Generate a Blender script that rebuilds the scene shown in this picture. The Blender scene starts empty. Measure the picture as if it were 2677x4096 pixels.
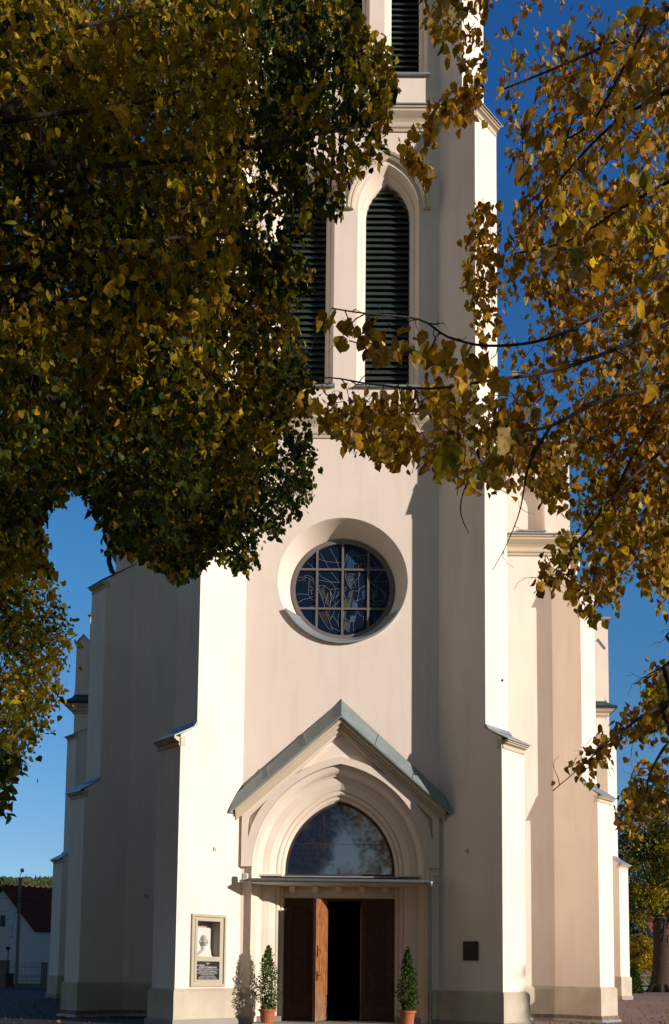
import bpy, bmesh, math, random
import numpy as np
from mathutils import Vector, Matrix, noise
from mathutils.geometry import tessellate_polygon

random.seed(7)
rng = np.random.default_rng(11)
S = bpy.context.scene
COL = S.collection
R = math.radians
Q = math.sqrt(0.5)

# ------------------------------------------------------------------ camera
PW, PH = 2677.0, 4096.0
F0, TH, RO, PX0, PY0, PSI, CX = 3596.08, .0822, .0102, 1340.99, 3582.76, -.0054, .0093
CAM = Vector((CX, -24.84, 1.6))
fw = Vector((math.sin(PSI) * math.cos(TH), math.cos(PSI) * math.cos(TH), math.sin(TH)))
rt = Vector((math.cos(PSI), -math.sin(PSI), 0)); up = rt.cross(fw)
RT = rt * math.cos(RO) + up * math.sin(RO); UP = -rt * math.sin(RO) + up * math.cos(RO)
cd = bpy.data.cameras.new('camera'); cam = bpy.data.objects.new('camera', cd); COL.objects.link(cam)
m = Matrix.Identity(4)
for i in range(3):
    m[i][0] = RT[i]; m[i][1] = UP[i]; m[i][2] = -fw[i]; m[i][3] = CAM[i]
cam.matrix_world = m
cd.sensor_fit = 'HORIZONTAL'; cd.sensor_width = 36; cd.lens = F0 / PW * 36
cd.shift_x = -(PX0 - PW / 2) / PW; cd.shift_y = (PY0 - PH / 2) / PW
cd.clip_start = .05; cd.clip_end = 6000
S.camera = cam

# ------------------------------------------------------------------ sky, sun, exposure
AZ, EL = R(59.3), R(14)                    # azimuth measured from -Y towards +X
sun_dir = Vector((math.sin(AZ) * math.cos(EL), -math.cos(AZ) * math.cos(EL), math.sin(EL)))
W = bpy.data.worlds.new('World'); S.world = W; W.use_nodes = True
nt = W.node_tree; nt.nodes.clear()
sky = nt.nodes.new('ShaderNodeTexSky'); sky.sky_type = 'NISHITA'; sky.sun_disc = False
sky.sun_elevation = EL; sky.sun_rotation = math.atan2(sun_dir.x, sun_dir.y)
sky.altitude = 300; sky.air_density = 1.0; sky.dust_density = .3; sky.ozone_density = 3.0
bg = nt.nodes.new('ShaderNodeBackground'); bg.inputs[1].default_value = .09
wo = nt.nodes.new('ShaderNodeOutputWorld')
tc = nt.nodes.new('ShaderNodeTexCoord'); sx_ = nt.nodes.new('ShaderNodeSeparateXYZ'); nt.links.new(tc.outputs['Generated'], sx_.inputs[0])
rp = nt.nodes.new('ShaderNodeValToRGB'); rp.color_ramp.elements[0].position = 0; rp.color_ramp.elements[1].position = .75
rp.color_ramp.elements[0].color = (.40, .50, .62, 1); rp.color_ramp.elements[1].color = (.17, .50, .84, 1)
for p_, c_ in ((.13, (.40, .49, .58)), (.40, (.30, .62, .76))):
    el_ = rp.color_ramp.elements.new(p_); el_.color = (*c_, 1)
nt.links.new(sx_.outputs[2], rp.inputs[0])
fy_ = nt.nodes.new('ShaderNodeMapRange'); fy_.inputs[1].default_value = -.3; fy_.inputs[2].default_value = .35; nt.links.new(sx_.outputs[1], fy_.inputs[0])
mxc = nt.nodes.new('ShaderNodeMix'); mxc.data_type = 'RGBA'; mxc.inputs[6].default_value = (.36, .315, .275, 1)   # sky tint behind the camera, warmed to take blue out of the shaded walls
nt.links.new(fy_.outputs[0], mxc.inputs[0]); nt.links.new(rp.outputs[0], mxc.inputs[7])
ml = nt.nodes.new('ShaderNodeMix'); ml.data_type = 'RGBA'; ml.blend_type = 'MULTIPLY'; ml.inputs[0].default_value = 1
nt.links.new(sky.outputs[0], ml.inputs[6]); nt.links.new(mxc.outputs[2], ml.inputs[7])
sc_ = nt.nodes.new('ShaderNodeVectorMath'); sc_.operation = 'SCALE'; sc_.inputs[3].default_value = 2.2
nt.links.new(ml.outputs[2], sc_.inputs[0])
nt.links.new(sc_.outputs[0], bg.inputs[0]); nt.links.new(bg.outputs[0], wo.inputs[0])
sl = bpy.data.lights.new('sun', 'SUN'); sl.energy = 5.0; sl.angle = R(.55); sl.color = (1, .87, .785)
so = bpy.data.objects.new('sun', sl); COL.objects.link(so)
so.rotation_euler = sun_dir.to_track_quat('Z', 'Y').to_euler(); so.location = (30, -30, 30)
S.view_settings.view_transform = 'Standard'; S.view_settings.look = 'None'
S.view_settings.exposure = 0.08; S.view_settings.gamma = 1; S.view_settings.use_curve_mapping = False

# ------------------------------------------------------------------ helpers
def at(px, py, Y):
    """world point seen at photo pixel (px,py) on the plane Y"""
    r = fw + RT * ((px - PX0) / F0) - UP * ((py - PY0) / F0)
    return CAM + r * ((Y - CAM.y) / r.y)

def proj_np(P):
    d = P - np.array(CAM); z = d @ np.array(fw)
    z = np.where(z < .01, .01, z)
    return PX0 + F0 * (d @ np.array(RT)) / z, PY0 - F0 * (d @ np.array(UP)) / z, d @ np.array(fw)

def tag(o, label, cat, group=None, kind=None):
    if label: o['label'] = label
    if cat: o['category'] = cat
    if group: o['group'] = group
    if kind: o['kind'] = kind
    return o

def empty(name, loc=(0, 0, 0)):
    o = bpy.data.objects.new(name, None); COL.objects.link(o); o.location = loc; o.empty_display_size = .3
    return o

class MB:
    def __init__(s): s.v = []; s.f = []; s.m = []; s.mi = 0
    def V(s, p): s.v.append(tuple(p)); return len(s.v) - 1
    def face(s, pts, mi=None):
        i = [s.V(p) for p in pts]; s.f.append(i); s.m.append(s.mi if mi is None else mi)
    def idx(s, i, mi=None): s.f.append(list(i)); s.m.append(s.mi if mi is None else mi)
    def prism(s, poly, z0, z1, mi=None, cap=True):
        """poly: list of (x,y) ; z0,z1 numbers or lists"""
        n = len(poly)
        za = z0 if isinstance(z0, (list, tuple)) else [z0] * n
        zb = z1 if isinstance(z1, (list, tuple)) else [z1] * n
        a = [s.V((p[0], p[1], za[i])) for i, p in enumerate(poly)]
        b = [s.V((p[0], p[1], zb[i])) for i, p in enumerate(poly)]
        for i in range(n):
            j = (i + 1) % n; s.idx([a[i], a[j], b[j], b[i]], mi)
        if cap: s.idx(a[::-1], mi); s.idx(b, mi)
    def hexa(s, c, mi=None):
        i = [s.V(p) for p in c]
        for q in ((0, 1, 2, 3), (7, 6, 5, 4), (0, 4, 5, 1), (1, 5, 6, 2), (2, 6, 7, 3), (3, 7, 4, 0)):
            s.idx([i[k] for k in q], mi)
    def box(s, x0, x1, y0, y1, z0, z1, mi=None):
        s.prism([(x0, y0), (x1, y0), (x1, y1), (x0, y1)], z0, z1, mi)
    def obox(s, c, ax, ay, az, mi=None):
        c = Vector(c); ax = Vector(ax); ay = Vector(ay); az = Vector(az)
        s.hexa([c + i * ax + j * ay + k * az for k in (-1, 1) for i, j in ((-1, -1), (1, -1), (1, 1), (-1, 1))], mi)
    def tube(s, pts, r, n=8, mi=None, cap=True):
        pts = [Vector(p) for p in pts]
        rs = r if isinstance(r, (list, tuple)) else [r] * len(pts)
        rings = []; pa = None
        for i, p in enumerate(pts):
            t = (pts[min(i + 1, len(pts) - 1)] - pts[max(i - 1, 0)])
            if t.length < 1e-9: t = Vector((0, 0, 1))
            t.normalize()
            if pa is None:
                pa = t.orthogonal().normalized()
            else:
                pa = (pa - t * pa.dot(t))
                pa = pa.normalized() if pa.length > 1e-6 else t.orthogonal().normalized()
            q = t.cross(pa)
            rings.append([s.V(p + (pa * math.cos(2 * math.pi * k / n) + q * math.sin(2 * math.pi * k / n)) * rs[i]) for k in range(n)])
        for a, b in zip(rings, rings[1:]):
            for k in range(n):
                s.idx([a[k], a[(k + 1) % n], b[(k + 1) % n], b[k]], mi)
        if cap: s.idx(rings[0][::-1], mi); s.idx(rings[-1], mi)
    def lathe(s, prof, c=(0, 0, 0), n=24, mi=None, wob=None):
        rings = []
        for r, z in prof:
            ring = []
            for k in range(n):
                a = 2 * math.pi * k / n; rr = r * (wob(a, z) if wob else 1)
                ring.append(s.V((c[0] + rr * math.cos(a), c[1] + rr * math.sin(a), c[2] + z)))
            rings.append(ring)
        for a, b in zip(rings, rings[1:]):
            for k in range(n): s.idx([a[k], a[(k + 1) % n], b[(k + 1) % n], b[k]], mi)
        s.idx(rings[0][::-1], mi); s.idx(rings[-1], mi)
    def poly_holes(s, outer, holes, f, mi=None):
        """flat polygon with holes in (u,v); f maps (u,v)->xyz"""
        loops = [outer] + holes
        tri = tessellate_polygon([[Vector((u, v, 0)) for u, v in l] for l in loops])
        flat = [p for l in loops for p in l]
        i0 = [s.V(f(u, v)) for u, v in flat]
        for t in tri: s.idx([i0[k] for k in t], mi)
    def strip(s, A, B, mi=None, close=False):
        a = [s.V(p) for p in A]; b = [s.V(p) for p in B]; n = len(a)
        for i in range(n if close else n - 1):
            j = (i + 1) % n; s.idx([a[i], a[j], b[j], b[i]], mi)
    def build(s, name, mats, parent=None, smooth=False, weld=False, bevel=0, recalc=True):
        me = bpy.data.meshes.new(name); me.from_pydata(s.v, [], s.f)
        if not isinstance(mats, (list, tuple)): mats = [mats]
        for mm in mats: me.materials.append(mm)
        if len(mats) > 1: me.polygons.foreach_set('material_index', s.m)
        bm = bmesh.new(); bm.from_mesh(me)
        if weld: bmesh.ops.remove_doubles(bm, verts=bm.verts, dist=1e-4)
        if recalc: bmesh.ops.recalc_face_normals(bm, faces=bm.faces)
        bm.to_mesh(me); bm.free()
        if smooth: me.polygons.foreach_set('use_smooth', [True] * len(me.polygons))
        o = bpy.data.objects.new(name, me); COL.objects.link(o)
        if parent is not None: o.parent = parent; o.matrix_parent_inverse = Matrix.Translation(-Vector(parent.location))
        if bevel:
            b = o.modifiers.new('bevel', 'BEVEL'); b.width = bevel; b.segments = 2; b.limit_method = 'ANGLE'; b.angle_limit = R(50)
        return o

# ------------------------------------------------------------------ materials
def mat(name, col, rough=.8, metal=0, var=None, scale=3., bump=0, bscale=40., spec=.3, streak=None, det=4):
    M = bpy.data.materials.new(name); M.use_nodes = True
    n = M.node_tree; N = n.nodes; L = n.links
    b = N['Principled BSDF']; b.inputs['Roughness'].default_value = rough; b.inputs['Metallic'].default_value = metal
    b.inputs['Specular IOR Level'].default_value = spec
    b.inputs['Base Color'].default_value = (*col, 1)
    geo = N.new('ShaderNodeNewGeometry')
    out = None
    if var:
        tx = N.new('ShaderNodeTexNoise'); tx.inputs['Scale'].default_value = scale; tx.inputs['Detail'].default_value = det
        L.new(geo.outputs['Position'], tx.inputs['Vector'])
        cr = N.new('ShaderNodeValToRGB'); cr.color_ramp.elements[0].position = .3; cr.color_ramp.elements[1].position = .7
        cr.color_ramp.elements[0].color = (*var, 1); cr.color_ramp.elements[1].color = (*col, 1)
        L.new(tx.outputs['Fac'], cr.inputs[0]); out = cr.outputs[0]
    if streak:
        mp = N.new('ShaderNodeMapping'); mp.inputs['Scale'].default_value = (1.7, 1.7, .22)
        L.new(geo.outputs['Position'], mp.inputs['Vector'])
        t2 = N.new('ShaderNodeTexNoise'); t2.inputs['Scale'].default_value = 1.6; t2.inputs['Detail'].default_value = 6
        L.new(mp.outputs[0], t2.inputs['Vector'])
        c2 = N.new('ShaderNodeValToRGB'); c2.color_ramp.elements[0].position = .5; c2.color_ramp.elements[1].position = .8
        c2.color_ramp.elements[0].color = (0, 0, 0, 1); c2.color_ramp.elements[1].color = (.42, .42, .42, 1)
        L.new(t2.outputs['Fac'], c2.inputs[0])
        mx = N.new('ShaderNodeMix'); mx.data_type = 'RGBA'
        L.new(c2.outputs[0], mx.inputs[0])
        if out: L.new(out, mx.inputs[6])
        else: mx.inputs[6].default_value = (*col, 1)
        mx.inputs[7].default_value = (*streak, 1); out = mx.outputs[2]
    if out: L.new(out, b.inputs['Base Color'])
    if bump:
        tb = N.new('ShaderNodeTexNoise'); tb.inputs['Scale'].default_value = bscale; tb.inputs['Detail'].default_value = 5
        L.new(geo.outputs['Position'], tb.inputs['Vector'])
        bp = N.new('ShaderNodeBump'); bp.inputs['Strength'].default_value = bump; bp.inputs['Distance'].default_value = .02
        L.new(tb.outputs['Fac'], bp.inputs['Height']); L.new(bp.outputs[0], b.inputs['Normal'])
    return M

plaster = mat('plaster', (.86, .77, .665), .92, var=(.80, .705, .605), scale=.55, bump=.16, bscale=14, spec=.1, streak=(.66, .55, .47), det=8)
plaster_trim = mat('plaster_trim', (.80, .71, .60), .9, var=(.74, .65, .54), scale=1.3, bump=.15, bscale=30, spec=.1)
trim_olive = mat('olive_trim', (.60, .53, .40), .9, var=(.56, .49, .37), scale=2, bump=.15, bscale=30, spec=.1)
plinth_m = mat('plinth_plaster', (.58, .53, .41), .9, var=(.45, .405, .31), scale=1.2, bump=.3, bscale=30, spec=.1, streak=(.40, .35, .27))
granite = mat('granite', (.42, .38, .34), .8, var=(.25, .23, .21), scale=60, bump=.4, bscale=80)
rubble = mat('rubble_stone', (.27, .21, .15), .95, var=(.15, .11, .08), scale=5, bump=1.0, bscale=9)
zinc = mat('zinc_sheet', (.36, .40, .42), .42, .35, var=(.30, .34, .36), scale=4, bump=.1, bscale=6)
copper = mat('patina_copper', (.25, .31, .305), .5, .2, var=(.20, .25, .25), scale=3, bump=.1, bscale=6, streak=(.17, .20, .21))
greencu = mat('green_copper', (.05, .13, .10), .6, .2, var=(.03, .09, .07), scale=3, bump=.1, bscale=8)
gutter_zinc = mat('aged_gutter_zinc', (.15, .16, .165), .5, .3, var=(.11, .12, .12), scale=6)
darkmetal = mat('dark_metal', (.03, .03, .035), .5, .3)
frame_m = mat('window_frame_paint', (.17, .155, .15), .5, var=(.14, .13, .125), scale=5)
louvre_m = mat('louvre_paint', (.036, .060, .054), .55, var=(.026, .044, .040), scale=8, bump=.1, bscale=12)
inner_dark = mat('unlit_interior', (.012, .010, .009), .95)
wood_dark = mat('dark_door_wood', (.085, .034, .020), .55, var=(.052, .021, .012), scale=9, bump=.3, bscale=30)
roof_slate = mat('roof_tile', (.12, .07, .06), .8, var=(.08, .05, .04), scale=4)
white_plastic = mat('white_plastic', (.50, .49, .46), .5)
whitestone = mat('white_marble', (.60, .585, .55), .7, bump=.2, bscale=60)
black_gran = mat('black_granite', (.012, .012, .013), .25, spec=.5)
letter = mat('white_lettering', (.55, .55, .52), .7)
bronze = mat('dark_bronze', (.045, .042, .035), .55, .5, var=(.03, .028, .024), scale=12)
terracotta = mat('terracotta_plastic', (.42, .13, .06), .6, var=(.36, .11, .05), scale=6)
soil = mat('potting_soil', (.03, .02, .015), 1, bump=1, bscale=60)
bark = mat('bark', (.060, .042, .030), .95, var=(.025, .018, .014), scale=9, bump=1.0, bscale=22)
twig_m = mat('twig_bark', (.035, .022, .016), .9)
rooft = mat('red_roof_tiles', (.13, .035, .028), .8, var=(.09, .024, .02), scale=3)
housew = mat('house_render', (.66, .70, .74), .9, var=(.60, .64, .68), scale=1.5)
brickred = mat('red_brick', (.40, .11, .07), .85, var=(.30, .08, .05), scale=8)
concrete = mat('concrete', (.24, .22, .20), .9, var=(.17, .155, .14), scale=3, bump=.3)
cloth_blue = mat('pale_blue_cloth', (.28, .55, .92), .8, var=(.75, .82, .95), scale=2)

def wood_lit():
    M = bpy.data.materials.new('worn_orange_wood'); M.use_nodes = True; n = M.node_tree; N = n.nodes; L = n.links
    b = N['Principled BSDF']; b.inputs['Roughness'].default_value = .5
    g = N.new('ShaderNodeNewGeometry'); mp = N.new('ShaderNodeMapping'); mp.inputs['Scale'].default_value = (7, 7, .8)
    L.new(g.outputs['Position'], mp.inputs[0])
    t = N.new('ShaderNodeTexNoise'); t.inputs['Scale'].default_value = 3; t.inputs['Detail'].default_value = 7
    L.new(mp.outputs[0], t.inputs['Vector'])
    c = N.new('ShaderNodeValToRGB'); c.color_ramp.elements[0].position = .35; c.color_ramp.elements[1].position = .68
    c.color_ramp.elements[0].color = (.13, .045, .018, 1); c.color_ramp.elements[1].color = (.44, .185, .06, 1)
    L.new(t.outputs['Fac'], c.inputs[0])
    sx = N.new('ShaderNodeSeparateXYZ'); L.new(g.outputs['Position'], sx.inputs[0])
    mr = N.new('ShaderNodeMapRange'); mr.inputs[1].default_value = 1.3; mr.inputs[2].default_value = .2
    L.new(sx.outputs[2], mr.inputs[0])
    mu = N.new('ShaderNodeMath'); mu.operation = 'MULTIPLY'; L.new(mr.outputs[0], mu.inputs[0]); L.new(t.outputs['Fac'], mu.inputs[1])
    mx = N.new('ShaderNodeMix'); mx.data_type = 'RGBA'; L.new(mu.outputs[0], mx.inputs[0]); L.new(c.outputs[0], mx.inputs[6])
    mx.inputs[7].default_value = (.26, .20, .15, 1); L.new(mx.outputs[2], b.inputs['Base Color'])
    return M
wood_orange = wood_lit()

def glass_mat(name, col, line=None, scale=5.):
    M = bpy.data.materials.new(name); M.use_nodes = True; n = M.node_tree; N = n.nodes; L = n.links
    b = N['Principled BSDF']; b.inputs['Roughness'].default_value = .04; b.inputs['Base Color'].default_value = (*col, 1)
    b.inputs['Specular IOR Level'].default_value = 1.0; b.inputs['IOR'].default_value = 2.4 if line else 1.5
    g = N.new('ShaderNodeNewGeometry')
    w = N.new('ShaderNodeTexNoise'); w.inputs['Scale'].default_value = 1.2; L.new(g.outputs['Position'], w.inputs['Vector'])
    bp = N.new('ShaderNodeBump'); bp.inputs['Strength'].default_value = .04; bp.inputs['Distance'].default_value = .02
    L.new(w.outputs['Fac'], bp.inputs['Height']); L.new(bp.outputs[0], b.inputs['Normal'])
    if line:
        v = N.new('ShaderNodeTexVoronoi'); v.feature = 'DISTANCE_TO_EDGE'; v.inputs['Scale'].default_value = scale
        L.new(g.outputs['Position'], v.inputs['Vector'])
        c = N.new('ShaderNodeValToRGB'); c.color_ramp.elements[0].position = .0; c.color_ramp.elements[1].position = .05
        c.color_ramp.elements[0].color = (*line, 1); c.color_ramp.elements[1].color = (*col, 1); c.color_ramp.elements[1].position = .03
        L.new(v.outputs['Distance'], c.inputs[0])
        sx = N.new('ShaderNodeSeparateXYZ'); L.new(g.outputs['Position'], sx.inputs[0])
        mr = N.new('ShaderNodeMapRange'); mr.inputs[1].default_value = -.7; mr.inputs[2].default_value = .1; mr.inputs[3].default_value = 1; mr.inputs[4].default_value = .15; L.new(sx.outputs[0], mr.inputs[0])
        m2 = N.new('ShaderNodeMix'); m2.data_type = 'RGBA'; L.new(mr.outputs[0], m2.inputs[0]); m2.inputs[6].default_value = (*col, 1); L.new(c.outputs[0], m2.inputs[7])
        L.new(m2.outputs[2], b.inputs['Base Color'])
    else:
        b.inputs['Specular IOR Level'].default_value = .25; b.inputs['IOR'].default_value = 1.5
    return M
glass_portal = glass_mat('leaded_glass', (.010, .022, .055), (.07, .085, .09), 7.5)
glass_blue = glass_mat('dark_blue_glass', (.005, .012, .032))
leadline = mat('lead_came', (.27, .30, .33), .5)

def leaf_mat(name, trans=.45):
    M = bpy.data.materials.new(name); M.use_nodes = True; n = M.node_tree; N = n.nodes; L = n.links
    N.clear(); o = N.new('ShaderNodeOutputMaterial')
    a = N.new('ShaderNodeAttribute'); a.attribute_name = 'Col'
    b = N.new('ShaderNodeBsdfPrincipled'); b.inputs['Roughness'].default_value = .6; b.inputs['Specular IOR Level'].default_value = .12
    t = N.new('ShaderNodeBsdfTranslucent'); mx = N.new('ShaderNodeMixShader'); mx.inputs[0].default_value = trans
    g = N.new('ShaderNodeNewGeometry'); tx = N.new('ShaderNodeTexNoise'); tx.inputs['Scale'].default_value = 45; tx.inputs['Detail'].default_value = 3
    L.new(g.outputs['Position'], tx.inputs['Vector'])
    cr = N.new('ShaderNodeValToRGB'); cr.color_ramp.elements[0].position = .3; cr.color_ramp.elements[1].position = .55
    cr.color_ramp.elements[0].color = (.45, .38, .3, 1); cr.color_ramp.elements[1].color = (1, 1, 1, 1)
    L.new(tx.outputs['Fac'], cr.inputs[0])
    mu = N.new('ShaderNodeMix'); mu.data_type = 'RGBA'; mu.blend_type = 'MULTIPLY'; mu.inputs[0].default_value = 1
    L.new(a.outputs['Color'], mu.inputs[6]); L.new(cr.outputs[0], mu.inputs[7])
    L.new(mu.outputs[2], b.inputs['Base Color']); L.new(mu.outputs[2], t.inputs['Color'])
    L.new(b.outputs[0], mx.inputs[1]); L.new(t.outputs[0], mx.inputs[2]); L.new(mx.outputs[0], o.inputs[0])
    return M
leafm = leaf_mat('lime_leaf', .55)
needle_m = leaf_mat('needle_foliage', .15)

def paver_mat(name, c1, c2, mortar, sx, sy, rot=0.):
    M = bpy.data.materials.new(name); M.use_nodes = True; n = M.node_tree; N = n.nodes; L = n.links
    b = N['Principled BSDF']; b.inputs['Roughness'].default_value = .85; b.inputs['Specular IOR Level'].default_value = .2
    g = N.new('ShaderNodeNewGeometry'); mp = N.new('ShaderNodeMapping'); mp.inputs['Rotation'].default_value = (0, 0, rot)
    L.new(g.outputs['Position'], mp.inputs[0])
    t = N.new('ShaderNodeTexBrick'); t.inputs['Scale'].default_value = 1; t.inputs['Brick Width'].default_value = sx; t.inputs['Row Height'].default_value = sy
    t.inputs['Mortar Size'].default_value = .012; t.inputs['Color1'].default_value = (*c1, 1); t.inputs['Color2'].default_value = (*c2, 1); t.inputs['Mortar'].default_value = (*mortar, 1)
    L.new(mp.outputs[0], t.inputs['Vector'])
    ns = N.new('ShaderNodeTexNoise'); ns.inputs['Scale'].default_value = .7; ns.inputs['Detail'].default_value = 8; L.new(g.outputs['Position'], ns.inputs['Vector'])
    cr = N.new('ShaderNodeValToRGB'); cr.color_ramp.elements[0].color = (.6, .6, .6, 1); cr.color_ramp.elements[1].color = (1.15, 1.15, 1.15, 1)
    L.new(ns.outputs['Fac'], cr.inputs[0])
    mu = N.new('ShaderNodeMix'); mu.data_type = 'RGBA'; mu.blend_type = 'MULTIPLY'; mu.inputs[0].default_value = 1
    L.new(t.outputs['Color'], mu.inputs[6]); L.new(cr.outputs[0], mu.inputs[7]); L.new(mu.outputs[2], b.inputs['Base Color'])
    bp = N.new('ShaderNodeBump'); bp.inputs['Strength'].default_value = .5; bp.inputs['Distance'].default_value = .01
    L.new(t.outputs['Fac'], bp.inputs['Height']); bp.invert = True; L.new(bp.outputs[0], b.inputs['Normal'])
    return M
pave_pink = paver_mat('pink_pavers', (.30, .19, .155), (.21, .145, .125), (.12, .10, .09), .2, .1, .6)
pave_dark = paver_mat('grey_setts', (.075, .068, .065), (.05, .045, .043), (.02, .018, .016), .12, .1, .2)

# ------------------------------------------------------------------ ground
def sm(x, a, b):
    t = min(1, max(0, (x - a) / (b - a))); return t * t * (3 - 2 * t)
def gz(x, y):
    z = .10 - .32 * sm(y, .5, 8)
    z += .30 * sm(x, 6, 15) * sm(y, 14, 27)
    z += .07 * sm(-x, 6, 15) * sm(y, 14, 27)
    return z
def sheet(name, xs, ys, f, m_):
    mb = MB(); n = len(ys)
    for x in xs:
        for y in ys: mb.V((x, y, f(x, y)))
    for i in range(len(xs) - 1):
        for j in range(n - 1): mb.idx([i * n + j, (i + 1) * n + j, (i + 1) * n + j + 1, i * n + j + 1])
    return mb.build(name, m_, smooth=True)
xs = [-2500, -800, -300, -120, -60, -40, -30, -22, -16, -13, -10, -7, -4, 0, 4, 6, 8, 10, 12, 14, 16, 19, 22, 30, 40, 60, 120, 300, 800, 2500]
ys = [-400, -120, -60, -35, -25, -15, -8, -4, -2, 0, .5, 2, 3.5, 5, 6.5, 8, 10, 13, 16, 19, 22, 25, 28, 34, 45, 60, 90, 150, 300, 700, 3000]
g = sheet('ground', xs, ys, gz, pave_dark); tag(g, 'dark grey paved churchyard ground', 'ground', kind='structure')
xs2 = [4.9, 6, 7, 8, 9, 10, 11, 12, 13, 14, 15, 16, 18, 20, 24, 30, 40, 52]
ys2 = [-22, -10, -5, -2, -.5, .5, 2, 3.5, 5, 6.5, 8, 10, 13, 16, 19, 22, 25, 28, 34, 40, 46]
g = sheet('paving', xs2, ys2, lambda x, y: gz(x, y) + .004, pave_pink); tag(g, 'pink block paving beside the church', 'paving', kind='structure')

# ------------------------------------------------------------------ church
HW, SS = 2.747, .7455
church = empty('church', (0, 0, 0))
tag(church, 'tall cream rendered church with a pointed arch portal, round window and louvred bell tower', 'church')

def arch(a, Rr, zs, z0, cx=0., n=14, off=0., straight=True):
    """pointed arch outline (x,z), left foot up over the apex to the right foot"""
    c = Rr - a; r = Rr + off; aa = a + off
    h = math.sqrt(max(r * r - c * c, 0)); th = math.atan2(h, c)
    L = [(cx - aa, z0)] if straight else []
    for i in range(n + 1):
        t = th * i / n; L.append((cx - (r * math.cos(t) - c), zs + r * math.sin(t)))
    Rg = [(2 * cx - x, z) for x, z in L[::-1]][1:]
    return L + Rg
def circ(r, cz, n=64, cx=0.):
    return [(cx + r * math.cos(2 * math.pi * k / n), cz + r * math.sin(2 * math.pi * k / n)) for k in range(n)]

PA, PR, PZ = 1.56, 2.10, 4.40        # portal arch: half width at the glass, radius, springing
OCZ = 12.68
LC, LA, LR, LZ, LS = 1.245, .905, 1.63, 24.0, 18.52
UC, UA, UR, UZ, US = 1.745, .645, 1.2, 32.6, 28.35

mb = MB()
holes = [arch(PA, PR, PZ, .0, off=.88), circ(1.86, OCZ)]
for sx in (-1, 1): holes.append(arch(LA, LR, LZ, LS, cx=sx * LC))
for sx in (-1, 0, 1): holes.append(arch(UA, UR, UZ, US, cx=sx * UC))
base = arch(PA, PR, PZ, 0.0, off=.88)
outer = [(-HW, 0), base[0]] + base[1:-1] + [base[-1], (HW, 0), (HW, 36), (-HW, 36)]
mb.poly_holes(outer, holes[1:], lambda u, v: (u, 0, v))
for s in (-1, 1):
    X = s * (HW + SS)
    mb.face([(s * HW, 0, 0), (X, 0, 0), (X, 0, 36), (s * HW, 0, 36)])
    mb.face([(X, 0, 0), (X, 9.3, 0), (X, 9.3, 36), (X, 0, 36)])
mb.face([(-HW - SS, 7, 20), (HW + SS, 7, 20), (HW + SS, 7, 36), (-HW - SS, 7, 36)])
tw = mb.build('tower_wall', plaster, church, recalc=False, weld=True)

mb = MB()
e = HW + SS + .3
mb.face([(-e, -.3, 36), (e, -.3, 36), (0, 3.5, 52)]); mb.face([(e, -.3, 36), (e, 7.3, 36), (0, 3.5, 52)])
mb.face([(e, 7.3, 36), (-e, 7.3, 36), (0, 3.5, 52)]); mb.face([(-e, 7.3, 36), (-e, -.3, 36), (0, 3.5, 52)])
mb.face([(-e, -.3, 36), (-e, 7.3, 36), (e, 7.3, 36), (e, -.3, 36)])
mb.build('spire', greencu, church)

# ---- portal arch mouldings
prof = [(.92, -.13), (.88, -.13), (.88, -.02), (.85, .0), (.80, .015), (.74, .05), (.695, .11), (.665, .19), (.63, .215), (.63, .27), (.56, .275), (.42, .31), (.29, .39), (.255, .425), (.255, .47),
        (.22, .455), (.18, .46), (.145, .49), (.13, .54), (.13, .59), (.10, .575), (.065, .58), (.035, .61), (.02, .66), (.02, .70), (0, .70), (0, .80)]
mb = MB()
def ring_pts(off, y, z0, a=PA, r=PR, zs=PZ, cx=0., n=22): return [(x, y, z) for x, z in arch(a, r, zs, z0, cx=cx, n=n, off=off)]
for (o1, y1), (o2, y2) in zip(prof[1:], prof[2:]):
    mb.strip(ring_pts(o1, y1, .10), ring_pts(o2, y2, .10))
mb.build('portal_moulding', plaster_trim, church)
# fascia over the door and under the glass
mb = MB()
mb.box(-PA, PA, .70, .80, 3.62, 4.27)
for x in (-1.34, -.69, -.03, .63, 1.28):
    mb.hexa([(x - .075, .52, 3.80), (x + .075, .52, 3.80), (x + .075, .698, 3.74), (x - .075, .698, 3.74),
             (x - .075, .40, 3.93), (x + .075, .40, 3.93), (x + .075, .698, 3.93), (x - .075, .698, 3.93)])
mb.build('door_lintel', plaster_trim, church)
# canopy
mb = MB()
mb.prism([(-2.40, -.585), (2.36, -.585), (2.36, .695), (-2.40, .695)], 3.945, [4.0, 4.0, 4.12, 4.12], 0)
mb.hexa([(-2.47, -.62, 3.985), (2.41, -.62, 3.985), (2.41, .0, 4.05), (-2.47, .0, 4.05), (-2.47, -.62, 4.045), (2.41, -.62, 4.045), (2.41, .695, 4.19), (-2.47, .695, 4.19)], 1)
mb.tube([(-2.45, -.66, 4.0), (2.44, -.66, 3.99)], .045, 8, 1)
mb.box(-2.33, -1.62, .1, .69, 4.19, 4.24, 2); mb.box(1.62, 2.33, .1, .69, 4.19, 4.24, 2)
mb.build('canopy', [plaster_trim, gutter_zinc, whitestone], church)
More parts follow.
